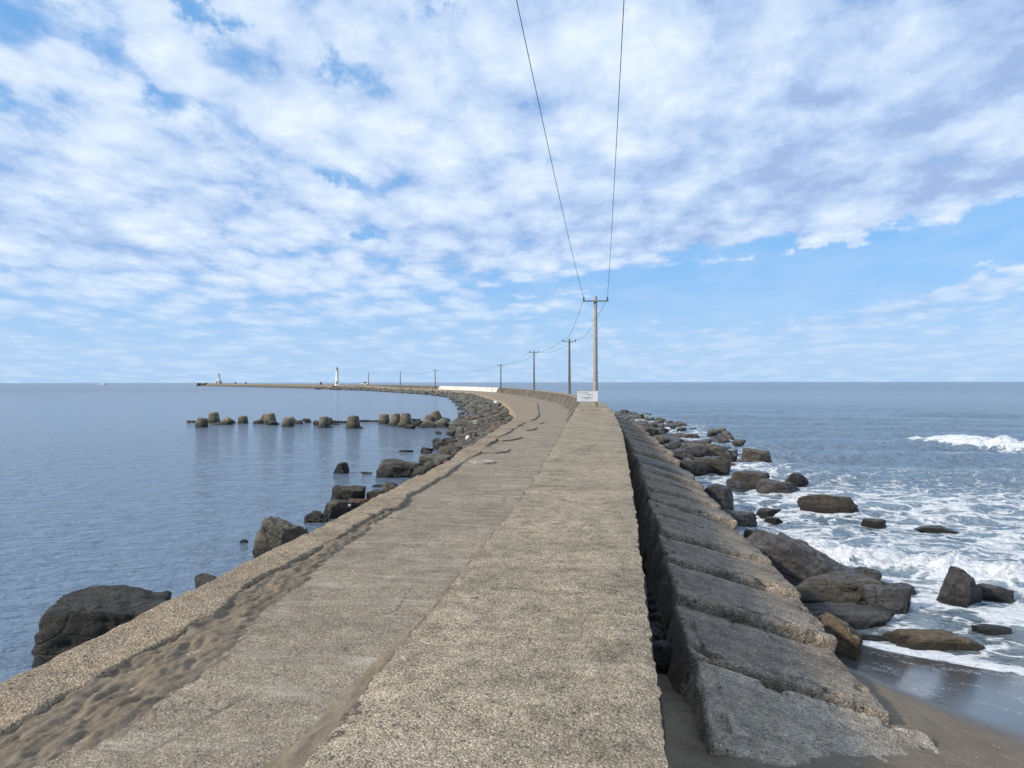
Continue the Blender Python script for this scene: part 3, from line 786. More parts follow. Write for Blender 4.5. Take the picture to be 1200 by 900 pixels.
# hand-placed larger ones
x, y, k = px(945, 700); place_rock(x+.05, y+1.0, WZ+.86, 2.5, 1.5, 1.3, 'rock_wet', 'great sloping grey rock beside the blocks, its smooth face falling to the foam', GR, -.35, 319, tilt=(-.05,.42), flat=.7)
x, y, k = px(985, 716); place_rock(x+.1, y+.45, WZ+.48, 2.35, 1.3, 1.0, 'rock_brown', 'flat slab rock with brown front face beside the sloping rock', GR, -.1, 324, flat=.9)
x, y, k = px(990, 733); place_rock(x, y+.15, WZ+.22, 1.75, .75, .7, 'rock_wet', 'dark wet ledge rock with white water pouring over it', GR, -.05, 330, flat=1)
x, y, k = px(1134, 712); place_rock(x, y+.25, WZ+.56, .72, .6, 1.1, 'rock_wet', 'pointed block-like grey rock ringed by the breaking wave', GR, .5, 331, tilt=(.1,.35))
x, y, k = px(1105, 762); place_rock(x, y+.2, WZ+.17, 1.35, .55, .5, 'rock_ochre', 'low pitted brown reef rock at the edge of the wet sand', GR, -.12, 332, flat=1, rough=.12)
x, y, k = px(1020, 752); place_rock(x+.1, y+.1, WZ+.06, .9, .3, .4, 'rock_wet', 'small flat rock end reaching from the reef rock towards the blocks', GR, -.05, 334, flat=1, rough=.1)
x, y, k = px(1003, 782, -2.0); place_rock(x-.12, y+.4, WZ+.70, .62, 1.0, 1.0, 'rock_ochre', 'rusty ochre rock pressed against the ends of the sloping blocks', GR, .35, 333, tilt=(.15,.3), flat=.2)
# far cluster where the blocks end
rnd = random.Random(11)
cl, sm = [], []
for i in range(150):
    y_ = 31+ (i/150)**1.1*66
    if y_ < 56: off = -(2.7+rnd.random()*np.interp(y_, [31,36,45,56], [1.0,2.5,5.0,6.5]))
    else: off = -(.3+rnd.random()*7)
    pt = rp(np.array(float(s_of_y(y_))), off, 0)
    w = rnd.uniform(.6, 1.9); mat = rnd.choice(['rock_wet','rock_wet','rock_brown'])
    zt_ = WZ+rnd.uniform(.05,.5)+(.35 if -off < 4 else 0)
    cl.append((w*w/y_**2, y_, pt, zt_, w, w*rnd.uniform(.7,1), w*.55, mat, rnd.uniform(0,6.28), rnd.randrange(14), (rnd.uniform(-.25,.25), rnd.uniform(-.25,.25))))
cl.sort(key=lambda c: -c[0])
for i, (_, y_, pt, zt_, w, d, h, mat, rz, li, tl) in enumerate(cl):
    if i < 62:
        cname = 'grey' if mat == 'rock_wet' else 'brown'; zone = 'beside the most distant blocks' if y_ < 56 else 'beyond the last block'
        place_rock(pt[0], pt[1], zt_, w, d, h, mat, f'wet {cname} rock in the crowded reef {zone}', f'wet {cname} reef rocks {zone}', rz, li=li, tilt=tl)
    else: sm.append((pt, zt_, w, d, h, rz, li%8, tl))
merge_stones('reef_rubble', sm, 'small wet loose stones of the reef beyond the distant blocks')
# cobbles in the dark gap
for i in range(9):
    s_ = 8.2+i*.55+rnd.uniform(-.1,.1)
    pt = rp(np.array(s_), -.27+rnd.uniform(-.05,.05), 0)
    place_rock(pt[0], pt[1], -1.22-.11*i*.5, .3, .34, .3, 'rock_wet', 'dark rounded cobble in the shaded gap between sea wall and blocks', 'cobbles in the shaded gap', rnd.uniform(0,6), li=rnd.randrange(14))

# ------------------------------------------------------------------ sloping revetment blocks
def block_mesh(lx, ly, lz, nx, ny, nz, seed, amp):
    """worn rectangular block, x along the slope"""
    bm = bmesh.new()
    P = []; 
    vs = {}
    def add(i, j, k):
        if (i,j,k) not in vs: vs[(i,j,k)] = bm.verts.new((i/nx-.5, j/ny-.5, k/nz-.5))
        return vs[(i,j,k)]
    for a in range(nx):
        for b in range(ny):
            for k, fl in ((0,1),(nz,0)):
                q = [add(a,b,k), add(a+1,b,k), add(a+1,b+1,k), add(a,b+1,k)]; bm.faces.new(q[::-1] if fl else q)
    for a in range(nx):
        for c in range(nz):
            for j, fl in ((0,0),(ny,1)):
                q = [add(a,j,c), add(a+1,j,c), add(a+1,j,c+1), add(a,j,c+1)]; bm.faces.new(q[::-1] if fl else q)
    for b in range(ny):
        for c in range(nz):
            for i, fl in ((0,1),(nx,0)):
                q = [add(i,b,c), add(i,b+1,c), add(i,b+1,c+1), add(i,b,c+1)]; bm.faces.new(q[::-1] if fl else q)
    me = bm_mesh('concrete_block', bm, True)
    co = np.empty(len(me.vertices)*3); me.vertices.foreach_get('co', co); co = co.reshape(-1,3)*np.array([lx, ly, lz])
    half = np.array([lx, ly, lz])/2
    q = co+seed*5.3
    rr_ = .035+.035*np.clip(fbm(q[:,0]*1.5, q[:,1]*1.5, q[:,2]*1.5, oct=2, seed=seed+3)+.3, 0, 1)
    inner = np.clip(co, -(half-rr_[:,None]), half-rr_[:,None]); d = co-inner; L = np.linalg.norm(d, axis=1)
    m = L > 1e-6
    co[m] = inner[m]+d[m]/L[m][:,None]*rr_[m][:,None]
    nrm = np.where(m[:,None], d/np.maximum(L,1e-6)[:,None], 0)
    dsp = amp*fbm(q[:,0]*2.6, q[:,1]*2.6, q[:,2]*2.6, oct=5, seed=seed, gain=.62)
    co += nrm*dsp[:,None]
    # bitten edges
    bite = np.maximum(0, fbm(q[:,0]*3.3, q[:,1]*3.3, q[:,2]*3.3, oct=4, seed=seed+7)-.12)
    cornerness = np.clip((np.sum(np.abs(co) > half-.16, axis=1)-1), 0, 1)
    co -= np.sign(co)*np.minimum(np.abs(co), (bite*cornerness*.20)[:,None]*np.array([.4,.8,1.0]))
    me.vertices.foreach_set('co', co.astype(np.float32).ravel()); me.update()
    return me
PITCH = 1.9
ords = ['first','second','third','fourth','fifth','sixth','seventh','eighth','ninth','tenth','eleventh','twelfth','thirteenth','fourteenth','fifteenth','sixteenth','seventeenth','eighteenth','nineteenth','twentieth','twenty-first','twenty-second','twenty-third','twenty-fourth','twenty-fifth']
rb = random.Random(3)
slope = math.atan2(.50, 1.75)
for k in range(25):
    sc_ = 5.1+PITCH*(k+.5) if k else 6.28
    near_ = k < 7
    L = 1.88*(1+rb.uniform(-.035,.035)); W = PITCH-.075-rb.uniform(0,.04)
    nx, ny, nz = (90,60,26) if k < 4 else ((50,34,14) if near_ else (22,14,6))
    if k == 0: W, L = 1.42, 2.05
    me = block_mesh(L, W, .95, nx, ny, nz, 400+k, .022)
    mat = M['block_pale'] if k == 0 else (M['block_wet'] if k in (10,) else M['block'])
    o = link('concrete_block', me, None, mat)
    off0, z0 = -.47+rb.uniform(-.03,.03), -.92+rb.uniform(-.045,.045)
    if k == 0: z0 -= .06
    hd = heading(sc_)-PI/2
    a = rp(np.array(sc_), off0, z0)
    axis = Vector((math.cos(hd), math.sin(hd), 0)); sl = slope+rb.uniform(-.03,.03) - (.02 if k == 0 else 0)
    d = Vector((axis.x*math.cos(sl), axis.y*math.cos(sl), -math.sin(sl)))
    up = Vector((axis.x*math.sin(sl), axis.y*math.sin(sl), math.cos(sl)))
    c = Vector(a)+d*L/2-up*.95/2
    rot = Matrix.Rotation(hd, 3, 'Z') @ Matrix.Rotation(sl, 3, 'Y') @ Matrix.Rotation((.07 if k == 0 else -rb.uniform(.015,.05)), 3, 'X')
    o.matrix_world = Matrix.Translation(c) @ rot.to_4x4()
    if k == 0: lab = 'worn sloping concrete block coloured paler as if lit, half buried in sand, first of the row'
    elif k == 10: lab = 'smooth bluish damp sloping block among rougher ones, eleventh of the row'
    else: lab = f'{ords[k]} rough brown-grey sloping concrete block of the row counted from the sandy end'
    tag(o, lab, 'concrete block', 'sloping blocks laid against the sea wall')

# ------------------------------------------------------------------ tetrapods
def tetra_mesh(seed):
    bm = bmesh.new()
    dirs = [Vector((0,0,1))]+[Vector((math.cos(a)*.943, math.sin(a)*.943, -.333)) for a in (0, 2*PI/3, 4*PI/3)]
    bmesh.ops.create_icosphere(bm, subdivisions=2, radius=.56)
    for d in dirs:
        Mx = d.to_track_quat('Z','Y').to_matrix()
        bm_lathe(bm, [(.58,.05),(.56,.42),(.52,.72),(.47,1.0),(.43,1.16),(.36,1.22),(.2,1.235)], 20, M=Mx)
    bmesh.ops.recalc_face_normals(bm, faces=bm.faces)
    return bm_mesh('tetrapod', bm, True)
TM = tetra_mesh(0); TM.materials.append(M['tetra'])
GT = 'row of tetrapods across the bay'
TT = [ # px x, top y, water y, width px, tilt
 (233,489.5,500.5,13,.12,'single tetrapod leg, outermost of the row in front'),
 (249,483,495.5,12,-.1,'tall tetrapod leg behind the outermost one'),
 (258,490,497.5,12,.7,'tilted tetrapod beside the tall outer one'),
 (282.5,487,496,11,.03,'small square-looking tetrapod standing alone with water both sides'),
 (306,486,496,9,.45,'leaning tetrapod tucked behind a tall one in the second cluster'),
 (315,484,497,13,-.05,'tall tetrapod leg in the middle of the second cluster'),
 (335,489,500,13,.1,'tetrapod with rounded top before the green-capped rock'),
 (343.5,489.5,497,8,-.6,'slumped tetrapod partly behind the rounded one'),
 (378,488,501,12,.04,'shouldered tetrapod leg between two dark low stones'),
 (386.5,490,498,8,-.3,'narrow tetrapod leg behind the shouldered one'),
 (412.5,487,502,14,.02,'stout tetrapod standing alone at mid row'),
 (449,485,497,12,.03,'tetrapod with clean round top after the long gap'),
 (463,484.5,499,11,-.04,'tetrapod paired tightly with a taller neighbour'),
 (474,484,500,12,.06,'tall tetrapod next to its tight pair, small stone at its foot'),
 (498,487.5,499,12,.5,'tilted brown tetrapod leaning towards the bank'),
 (513,482,494,11,-.32,'highest leaning tetrapod at the bank end of the row'),
 (509,490.5,501,16,-1.0,'broad fallen tetrapod in front of the highest leaning one'),
]
for i, (u, vt, vw, w, tl, lab) in enumerate(TT):
    x, y, k = px(u, vw); h = (vw-vt)*k
    sc_ = max(.62, min(1.0, w*k/.98))
    o = link('tetrapod', TM); top = 1.235*sc_*math.cos(min(abs(tl), .6))
    o.location = (x, y+.4, WZ+h-top); o.scale = (sc_,)*3
    o.rotation_euler = (rb.uniform(-.08,.08), tl, rb.uniform(-.3,.3))
    tag(o, lab, 'tetrapod', GT)
GS = 'low stones among the tetrapods'
for u, v, w, h, mat, lab, sd in [
 (270,495.5,10,4.5,'rock','dark low stone between the outer tetrapods and the lone square one',501),
 (319,498,11,5.5,'rock_tan','rounded stone at the foot of the second tetrapod cluster',502),
 (359,495,9.5,5,'rock','green-capped dome rock alone between tetrapods',503),
 (370,498.5,10,6,'rock','dark wedge stone beside the shouldered tetrapod',504),
 (480,502.5,12,5,'rock_tan','smooth brown stone at the foot of the paired tetrapods',505),
 (489,500,13,8,'rock','black lump stone before the tilted brown tetrapod',506)]:
    prock(u, v, w, h, mat, lab, GS, sd, .9, .4)
def log(u0, u1, v, lab, t=.12):
    x0, y0, k = px(u0, v); x1 = px(u1, v)[0]
    bm = bmesh.new(); n = 7
    for a in range(n):
        xa = (x1-x0)*a/n; xb = (x1-x0)*(a+1)/n
        bm_tube(bm, (xa, .12*math.sin(a*2.1), .03*math.sin(a)), (xb, .12*math.sin((a+1)*2.1), .03*math.sin(a+1)), t*(1-.3*abs(a/n-.5)), t*.9, 8)
    o = link('drift_log', bm_mesh('drift_log', bm, True), None, M['rock']); o.location = (x0, y0, WZ+.04); tag(o, lab, 'log', 'logs floating between tetrapods')
log(388, 407, 495.5, 'dark half-sunk log between the narrow and the stout tetrapods', .2)
log(421, 445, 494, 'long thin dark log floating before the clean round-topped tetrapod', .14)
log(481, 492, 492.5, 'short dark log behind the black lump stone', .13)
log(219, 228, 494.5, 'short dark log at the outer end of the tetrapod row', .15)
# bamboo stick
bm = bmesh.new()
x, y, k = px(523, 495)
pts = [(0,0,-.25),(.6,.1,.15),(1.3,.1,.5),(1.9,.2,.68)]
for a, b in zip(pts, pts[1:]): bm_tube(bm, a, b, .035, .028, 7)
for a, b in [((.6,.1,.15),(.95,.2,.12)), ((1.3,.1,.5),(1.7,.0,.35))]: bm_tube(bm, a, b, .018, .01, 6)
o = link('bamboo_branch', bm_mesh('bamboo_branch', bm, True), None, M['bamboo']); o.location = (x, y, WZ); tag(o, 'thin bare branch slanting out of the water at the end of the tetrapods', 'branch')

# litter among the stones
def float_buoy(u, v, zb, r, lab, elong=1.3):
    x, y, k = px(u, v, zb)
    bm = bmesh.new(); bm_lathe(bm, [(.3*r,-elong*r),(.85*r,-.85*elong*r),(r,-.4*elong*r),(r,.4*elong*r),(.85*r,.85*elong*r),(.3*r,elong*r)], 16, M=Matrix.Rotation(1.2,3,'Y'))
    o = link('foam_float', bm_mesh('foam_float', bm, True), None, M['foamwhite']); o.location = (x, y, zb+r*.6); o.rotation_euler.z = u; tag(o, lab, 'float', 'white litter on the bank')
float_buoy(548, 515, -1.55, .12, 'white foam float on the flat slab rocks')
float_buoy(581, 472.5, -1.0, .17, 'white foam float on the bank at the bend')
float_buoy(601, 486, -1.2, .14, 'white foam float jammed under the ledge at the bend')
float_buoy(538, 525.5, -1.6, .08, 'small white float near the oval reddish rock')
float_buoy(409, 593, -1.9, .035, 'tiny white float resting on the red-brown stone')

# ------------------------------------------------------------------ utility poles and wires
def pole(x, y, zb, ztop, r, arm, lab, mat, rz, detail):
    t = empty('utility_pole', (x, y, zb)); H = ztop-zb
    t.rotation_euler.z = rz
    tag(t, lab, 'utility pole', 'utility poles along the breakwater')
    bm = bmesh.new(); bm_lathe(bm, [(r,-.3),(r*.99,0),(r*.8,H*.5),(r*.62,H-.04),(r*.5,H)], 20)
    link('pole', bm_mesh('pole', bm, True), t, M[mat])
    bm = bmesh.new(); bm_box(bm, (0,-.13 if detail else -.1,H-.32), (arm*2,.085,.085), bev=.01)
    link('crossarm', bm_mesh('crossarm', bm), t, M['steel'])
    if detail:
        bm = bmesh.new()
        bm_lathe(bm, [(r*.72,H-.42),(r*.72,H-.22)], 20)
        link('band', bm_mesh('band', bm, True), t, M['steel'])
        for i in range(10):
            z = 1.6+i*.45
            if z > H-.7: break
            bm = bmesh.new(); sx = 1 if i%2 else -1
            bm_tube(bm, (sx*r*.7,0,z), (sx*(r*.7+.13),0,z), .012, n=8)
            link('step_bolt', bm_mesh('step_bolt', bm), t, M['steel'])
    for sx in (-1, 1):
        bm = bmesh.new()
        q = .07 if detail else .09
        bm_lathe(bm, [(.02,-.04),(q*.9,0),(q*.5,.04),(q,.07),(q*.5,.11),(q*.8,.15),(q*.4,.2),(.015,.22)], 14, center=(sx*(arm-.06),-.13,H-.27))
        link('insulator', bm_mesh('insulator', bm, True), t, M['ceramic'])
    return t
def toward(y): return heading(float(s_of_y(y)))-PI/2
PL = [(5.08,45.7,.09,1.6+100*45.7/F,.16,.78,'tallest pale utility pole standing on the wall behind the white sign','pole',True),
      (6.8,89.,.09,1.6+50*89/F,.17,.8,'second utility pole on the wall, just beyond the white sign','pole_dark',True),
      (3.75,128.,.05,1.6+36*128/F,.17,.8,'third utility pole rising behind the battered wall at the bend','pole_dark',False),
      (-2.6,175.,-1.05,1.6+20.5*175/F,.18,.8,'fourth utility pole at the end of the whitewashed wall','pole_dark',False),
      (-26.3,257.,-1.05,1.6+14*257/F,.2,.8,'fifth utility pole at the distant end of the whitewashed wall','pole_dark',False),
      (-47.9,322.,-1.05,1.6+11.7*322/F,.22,.8,'sixth utility pole far out along the breakwater','pole_dark',False),
      (-67.2,352.,-.8,1.6+10.7*352/F,.22,.8,'seventh utility pole, the last, beside the parked car','pole_dark',False)]
ends = []
for x, y, zb, zt_, r, arm, lab, mat, det in PL:
    rz = 0 if y < 100 else toward(y)*.6
    pole(x, y, zb, zt_, r, arm, lab, mat, rz, det)
    c, s_ = math.cos(rz), math.sin(rz)
    ends.append([((x-c*(arm-.06)), y-s_*(arm-.06)-.13, zt_-.12), ((x+c*(arm-.06)), y+s_*(arm-.06)-.13, zt_-.12)])
# the pole the cables come from stands behind the camera
start = [(-3.57,-20.,8.3), (-2.13,-20.,8.3)]
pole(-2.85, -19.9, 0, 8.42, .16, .78, 'utility pole behind the viewpoint carrying the overhead cables', 'pole', 0, False)
for side, lab in ((0, 'thin overhead cable strung from pole to pole on the bay side'), (1, 'thin overhead cable strung from pole to pole on the open sea side')):
    cu = bpy.data.curves.new('overhead_cable', 'CURVE'); cu.dimensions = '3D'; cu.bevel_depth = 1; cu.bevel_resolution = 2
    pts = []
    chain = [start[side]]+[e[side] for e in ends]
    for i, (a, b) in enumerate(zip(chain, chain[1:])):
        L = math.dist(a, b); n = 40 if i == 0 else 14
        sag = .85 if i == 0 else min(1.6, L*.018)
        for q in range(n if i < len(chain)-2 else n+1):
            t = q/n; pts.append((*(a[j]+(b[j]-a[j])*t-(4*sag*t*(1-t) if j == 2 else 0) for j in range(3)),))
    sp = cu.splines.new('POLY'); sp.points.add(len(pts)-1)
    for p_, c_ in zip(sp.points, pts): p_.co = (*c_, 1); p_.radius = .006 + .00013*min(90, max(0, c_[1]-10))
    dg_o = bpy.data.objects.new('tmp', cu); COL.objects.link(dg_o)
    me = bpy.data.meshes.new_from_object(dg_o.evaluated_get(bpy.context.evaluated_depsgraph_get()))
    bpy.data.objects.remove(dg_o); me.materials.clear()
    o = link('overhead_cable', me, None, M['wire']); tag(o, lab, 'cable', 'overhead cables')

# ------------------------------------------------------------------ sign on the wall
sg = empty('sign_board', (4.32, 43.0, .09)); tag(sg, 'white notice board with rows of small dark and red writing on two wooden posts', 'sign')
bm = bmesh.new(); bm_box(bm, (0,0,.66), (1.2,.03,.60), bev=.006); link('panel', bm_mesh('panel', bm), sg, M['signwhite'])
bm = bmesh.new()
for c, s_ in (((0,.0,.975),(1.24,.045,.03)), ((0,0,.345),(1.24,.045,.03)), ((-.615,0,.66),(.03,.045,.60)), ((.615,0,.66),(.03,.045,.60))): bm_box(bm, c, s_)
link('frame', bm_mesh('frame', bm), sg, M['signback'])
for x_, w_, d_ in ((-.46, .05, -.55), (.40, .085, -.2)):
    bm = bmesh.new(); bm_box(bm, (x_, .045, (d_+.62)/2), (w_, .05, .62-d_), bev=.004); link('post', bm_mesh('post', bm), sg, M['wood'])
rs = random.Random(2)
def writing(name, rows, mat):
    bm = bmesh.new()
    for x0, x1, z, h in rows:
        x_ = x0
        while x_ < x1:
            w_ = h*.92
            for q in range(4):    # strokes of one character
                if rs.random() < .5: bm_box(bm, (x_+w_/2, -.018, z+rs.uniform(-.36,.36)*h), (w_*rs.uniform(.5,.9), .004, h*.14))
                else: bm_box(bm, (x_+rs.uniform(.15,.8)*w_, -.018-.001*q, z), (h*.13, .004, h*rs.uniform(.5,.95)))
            x_ += w_*1.22
    link(name, bm_mesh(name, bm), sg, M[mat])
writing('lettering', [(-.50,-.44,.86,.085), (-.36,-.02,.86,.06), (-.36,-.02,.77,.03), (-.03,.06,.745,.075), (-.40,.14,.60,.085), (-.12,.16,.53,.07), (.2,.32,.575,.06), (-.36,-.05,.44,.03)], 'ink')
writing('red_lettering', [(.10,.32,.745,.075), (-.42,-.38,.755,.02)], 'inkred')

# ------------------------------------------------------------------ small things on the wall and beyond
bm = bmesh.new(); bm_box(bm, (0,0,0), (.42,.06,.5), rot=Matrix.Rotation(.5,3,'X'), bev=.01)
o = link('small_notice', bm_mesh('small_notice', bm), None, M['signwhite']); pt = rp(np.array(float(s_of_y(131))), 1.72, -.32); o.location = tuple(pt); o.rotation_euler.z = PI/2+heading(float(s_of_y(131)))+.0
o.rotation_euler.z = .3
tag(o, 'small white notice fixed to the inner face of the wall at the bend', 'notice')

# slender light tower
lt = empty('light_tower', (-86.6, 372, -.45)); tag(lt, 'slender white light tower with gallery and lamp on the distant breakwater', 'light tower')
bm = bmesh.new(); bm_lathe(bm, [(1.3,0),(1.3,.5),(.95,.55),(.82,1.2),(.7,7.6),(.72,7.7)], 24); link('tower', bm_mesh('tower', bm, True), lt, M['white'])
bm = bmesh.new(); bm_lathe(bm, [(.75,7.65),(1.1,7.8),(1.1,7.9),(.5,7.92)], 24)
for k in range(10):
    a = 2*PI*k/10; bm_tube(bm, (1.05*math.cos(a),1.05*math.sin(a),7.9), (1.05*math.cos(a),1.05*math.sin(a),8.7), .035, n=6)
    b = 2*PI*(k+1)/10; bm_tube(bm, (1.05*math.cos(a),1.05*math.sin(a),8.7), (1.05*math.cos(b),1.05*math.sin(b),8.7), .035, n=6)
link('gallery', bm_mesh('gallery', bm), lt, M['white'])
bm = bmesh.new(); bm_lathe(bm, [(.3,7.9),(.38,8.1),(.38,8.8),(.42,8.85),(.2,9.15),(.03,9.3)], 16); link('lantern', bm_mesh('lantern', bm, True), lt, M['darkgrey'])
bm = bmesh.new(); bm_box(bm, (0.,-.93,1.45), (.6,.12,1.6), bev=.02); link('door', bm_mesh('door', bm), lt, M['darkgrey'])
bm = bmesh.new()
bm_box(bm, (0,0,-.35), (8,6,.9), bev=.1)
o = link('concrete_plinth', bm_mesh('concrete_plinth', bm), None, M['ledge']); o.location = (-86.6, 371, -.55); o.rotation_euler.z = .7; tag(o, 'tan concrete plinth under the slender light tower', 'plinth')

# harbour light at the tip
hl = empty('harbour_light', (-270.5, 692, .0)); tag(hl, 'white harbour light with hut and two masts at the tip of the breakwater', 'harbour light')
bm = bmesh.new(); bm_box(bm, (-1,0,1.6), (3.6,3.0,3.2), bev=.1); link('hut', bm_mesh('hut', bm), hl, M['white'])
bm = bmesh.new(); bm_box(bm, (-1,-1.53,1.1), (.9,.08,1.9)); link('door', bm_mesh('door', bm), hl, M['darkgrey'])
bm = bmesh.new(); bm_lathe(bm, [(.9,0),(.75,4),(.6,7.6),(.9,7.7),(.9,7.95),(.4,8)], 20, center=(.3,0,0)); link('tower', bm_mesh('tower', bm, True), hl, M['white'])
bm = bmesh.new(); bm_tube(bm, (-1.9,0,3.2), (-1.9,0,7.2), .22, .15, 8); link('mast', bm_mesh('mast', bm), hl, M['white'])
bm = bmesh.new(); bm_tube(bm, (1.9,0,0), (1.9,0,9), .28, .18, 8)
link('mast', bm_mesh('mast', bm), hl, M['signback'])
bm = bmesh.new(); bm_lathe(bm, [(.4,8),(.5,8.2),(.5,8.9),(.15,9.4)], 12, center=(.3,0,0)); link('lantern', bm_mesh('lantern', bm, True), hl, M['darkgrey'])
bm = bmesh.new(); bm_box(bm, (2.4,.2,1.2), (1.5,1.5,2.4), bev=.05); link('cabinet', bm_mesh('cabinet', bm), hl, M['signback'])
TM2 = TM.copy(); TM2.materials.clear(); TM2.materials.append(M['rock'])
for i in range(9):
    o = link('tetrapod', TM2); yy = 716-i*3.2; o.location = (xr(yy)-3.5-rb.uniform(0,4)+(-3 if i < 3 else 0), yy, WZ+rb.uniform(.5,1.5)); o.scale = (1.5,)*3
    o.rotation_euler = (rb.uniform(-1,1), rb.uniform(-1,1), rb.uniform(0,3))
    tag(o, 'dark tetrapod heaped at the very tip of the breakwater', 'tetrapod', 'tetrapods at the tip of the breakwater')
for u, yy, lab in ((276, 640, 'dark mooring block on the distant breakwater nearer the harbour light'), (288, 600, 'smaller dark mooring block on the distant breakwater'), (376, 415, 'dark mooring block just beyond the slender light tower')):
    bm = bmesh.new(); bm_lathe(bm, [(.7,0),(.6,.3),(.45,.8),(.65,.95),(.6,1.25),(.2,1.35)], 14)
    o = link('mooring_block', bm_mesh('mooring_block', bm, True), None, M['darkgrey']); o.location = ((u-600)*yy/F, yy, .05); tag(o, lab, 'bollard', 'mooring blocks on the distant breakwater')

# parked car
car = empty('parked_car', (-71.5, 364.5, -.30), .12); tag(car, 'small white car with dark rear parked on the breakwater beside the last pole', 'car')
car.scale = (1.0, 1.0, 1.0); car.location.z = -.22
def prism(name, outline, y0, y1, mat, parent, bev=.05):
    bm = bmesh.new(); a = [bm.verts.new((x_, y0, z_)) for x_, z_ in outline]; f = bm.faces.new(a)
    ex = bmesh.ops.extrude_face_region(bm, geom=[f]); bmesh.ops.translate(bm, verts=[v for v in ex['geom'] if isinstance(v, bmesh.types.BMVert)], vec=(0, y1-y0, 0))
    bmesh.ops.recalc_face_normals(bm, faces=bm.faces)
    if bev: bmesh.ops.bevel(bm, geom=list(bm.edges), offset=bev, segments=2, affect='EDGES')
    return link(name, bm_mesh(name, bm), parent, M[mat])
prism('body', [(-2.1,.3),(2.0,.3),(2.1,.5),(2.05,.95),(1.95,1.0),(1.55,1.75),(-.3,1.78),(-1.15,1.1),(-2.05,.95)], -.8, .8, 'white', car)
prism('windscreen', [(-1.08,1.14),(-.42,1.68),(-.36,1.70),(-1.02,1.12)], -.68, .68, 'glass', car, 0).location = (-.07,0,.06)
for yq in (-.815, .79): prism('side_window', [(-.85,1.1),(-.25,1.62),(.9,1.62),(.95,1.1)], yq, yq+.025, 'glass', car, 0)
prism('tailgate', [(2.02,.55),(2.13,.55),(2.09,1.0),(1.62,1.74),(1.52,1.72),(1.95,1.0)], -.74, .74, 'glass', car, 0).location = (.02,0,.02)
for xq in (-1.3, 1.3):
    for yq in (-.74, .74):
        bm = bmesh.new(); bm_tube(bm, (xq,yq-.1,.32), (xq,yq+.1,.32), .33, n=20); w_ = link('wheel', bm_mesh('wheel', bm), car, M['tyre'])
        bm = bmesh.new(); bm_tube(bm, (xq,yq-.115,.32), (xq,yq+.115,.32), .19, n=12); link('rim', bm_mesh('rim', bm), w_, M['steel'])

# little motor boat out in the bay
bt = empty('motor_boat', (-600*480/600*1.09, 960, -2.2)); x_ = (121-600)*960/F; bt.location = (x_, 960, WZ-.05); tag(bt, 'little white motor boat far out in the calm bay', 'boat')
bm = bmesh.new()
secs = []
for xx, hw, zb_ in ((-5,1.2,.2),(-2,1.5,0),(2,1.4,0),(4.4,.7,.5),(6,.05,1.3)):
    secs.append([bm.verts.new(p) for p in ((xx,-hw,1.3+max(0,xx)*.08),(xx,-hw*.8,zb_),(xx,0,zb_-.3),(xx,hw*.8,zb_),(xx,hw,1.3+max(0,xx)*.08))])
for a, b in zip(secs, secs[1:]):
    for i in range(4): bm.faces.new((a[i], a[i+1], b[i+1], b[i]))
    bm.faces.new((a[4], a[0], b[0], b[4]))
bm.faces.new(secs[0]); bmesh.ops.recalc_face_normals(bm, faces=bm.faces)
link('hull', bm_mesh('hull', bm), bt, M['white'])
prism('cabin', [(-1.2,1.3),(1.6,1.3),(.9,2.7),(-1.2,2.7)], -.9, .9, 'white', bt, .06)
prism('windscreen', [(1.45,1.6),(1.62,1.6),(1.12,2.5),(.95,2.5)], -.75, .75, 'glass', bt, 0)
bm = bmesh.new(); bm_box(bm, (-.2,0,3.0), (.7,.5,.9), bev=.1); link('driver_seat', bm_mesh('driver_seat', bm), bt, M['darkgrey'])

# ------------------------------------------------------------------ world: Nishita sky with a broken cloud sheet
SUN_EL, SUN_AZ = rad(32), math.atan2(-.92, -.38)      # azimuth measured from +Y towards +X
sdir = Vector((math.sin(SUN_AZ)*math.cos(SUN_EL), math.cos(SUN_AZ)*math.cos(SUN_EL), math.sin(SUN_EL)))
W = bpy.data.worlds.new('World'); scene.world = W; W.use_nodes = True
g = G.__new__(G); g.t = W.node_tree; g.t.nodes.clear(); g._tc = None
out = g.t.nodes.new('ShaderNodeOutputWorld'); bg = g.n('Background')
sky = g.n('TexSky', sky_type='NISHITA'); sky.sun_disc = False; sky.sun_elevation = SUN_EL; sky.sun_rotation = SUN_AZ
sky.air_density = 1.0; sky.dust_density = .6; sky.ozone_density = 1.5
tc = g.n('TexCoord'); d = tc.outputs['Generated']
X_, Y_, Z_ = g.sep(d)[0], g.sep(d)[1], g.sep(d)[2]
zc = g.math('MAXIMUM', Z_, 0.0)
den = g.math('ADD', zc, .13)
cx, cy = g.math('DIVIDE', X_, den), g.math('DIVIDE', Y_, den)
cv = g.n('CombineXYZ'); g.set(cv.inputs[0], cx); g.set(cv.inputs[1], cy); P0 = cv.outputs[0]
wn = g.n('TexNoise'); g.set(wn.inputs['Vector'], d); wn.inputs['Scale'].default_value = 9; wn.inputs['Detail'].default_value = 5; wn.inputs['Roughness'].default_value = .68
wsep = g.sep(wn.outputs['Color'])
az = g.math('ADD', g.math('ARCTAN2', X_, Y_), g.math('MULTIPLY', g.math('SUBTRACT', wsep[0], .5), .22))
el = g.math('ARCSINE', Z_)
el_w = g.math('ADD', el, g.math('MULTIPLY', g.math('SUBTRACT', wsep[1], .5), g.math('MULTIPLY', g.rng(el, 0, .35, .015, .14, False), 1)))
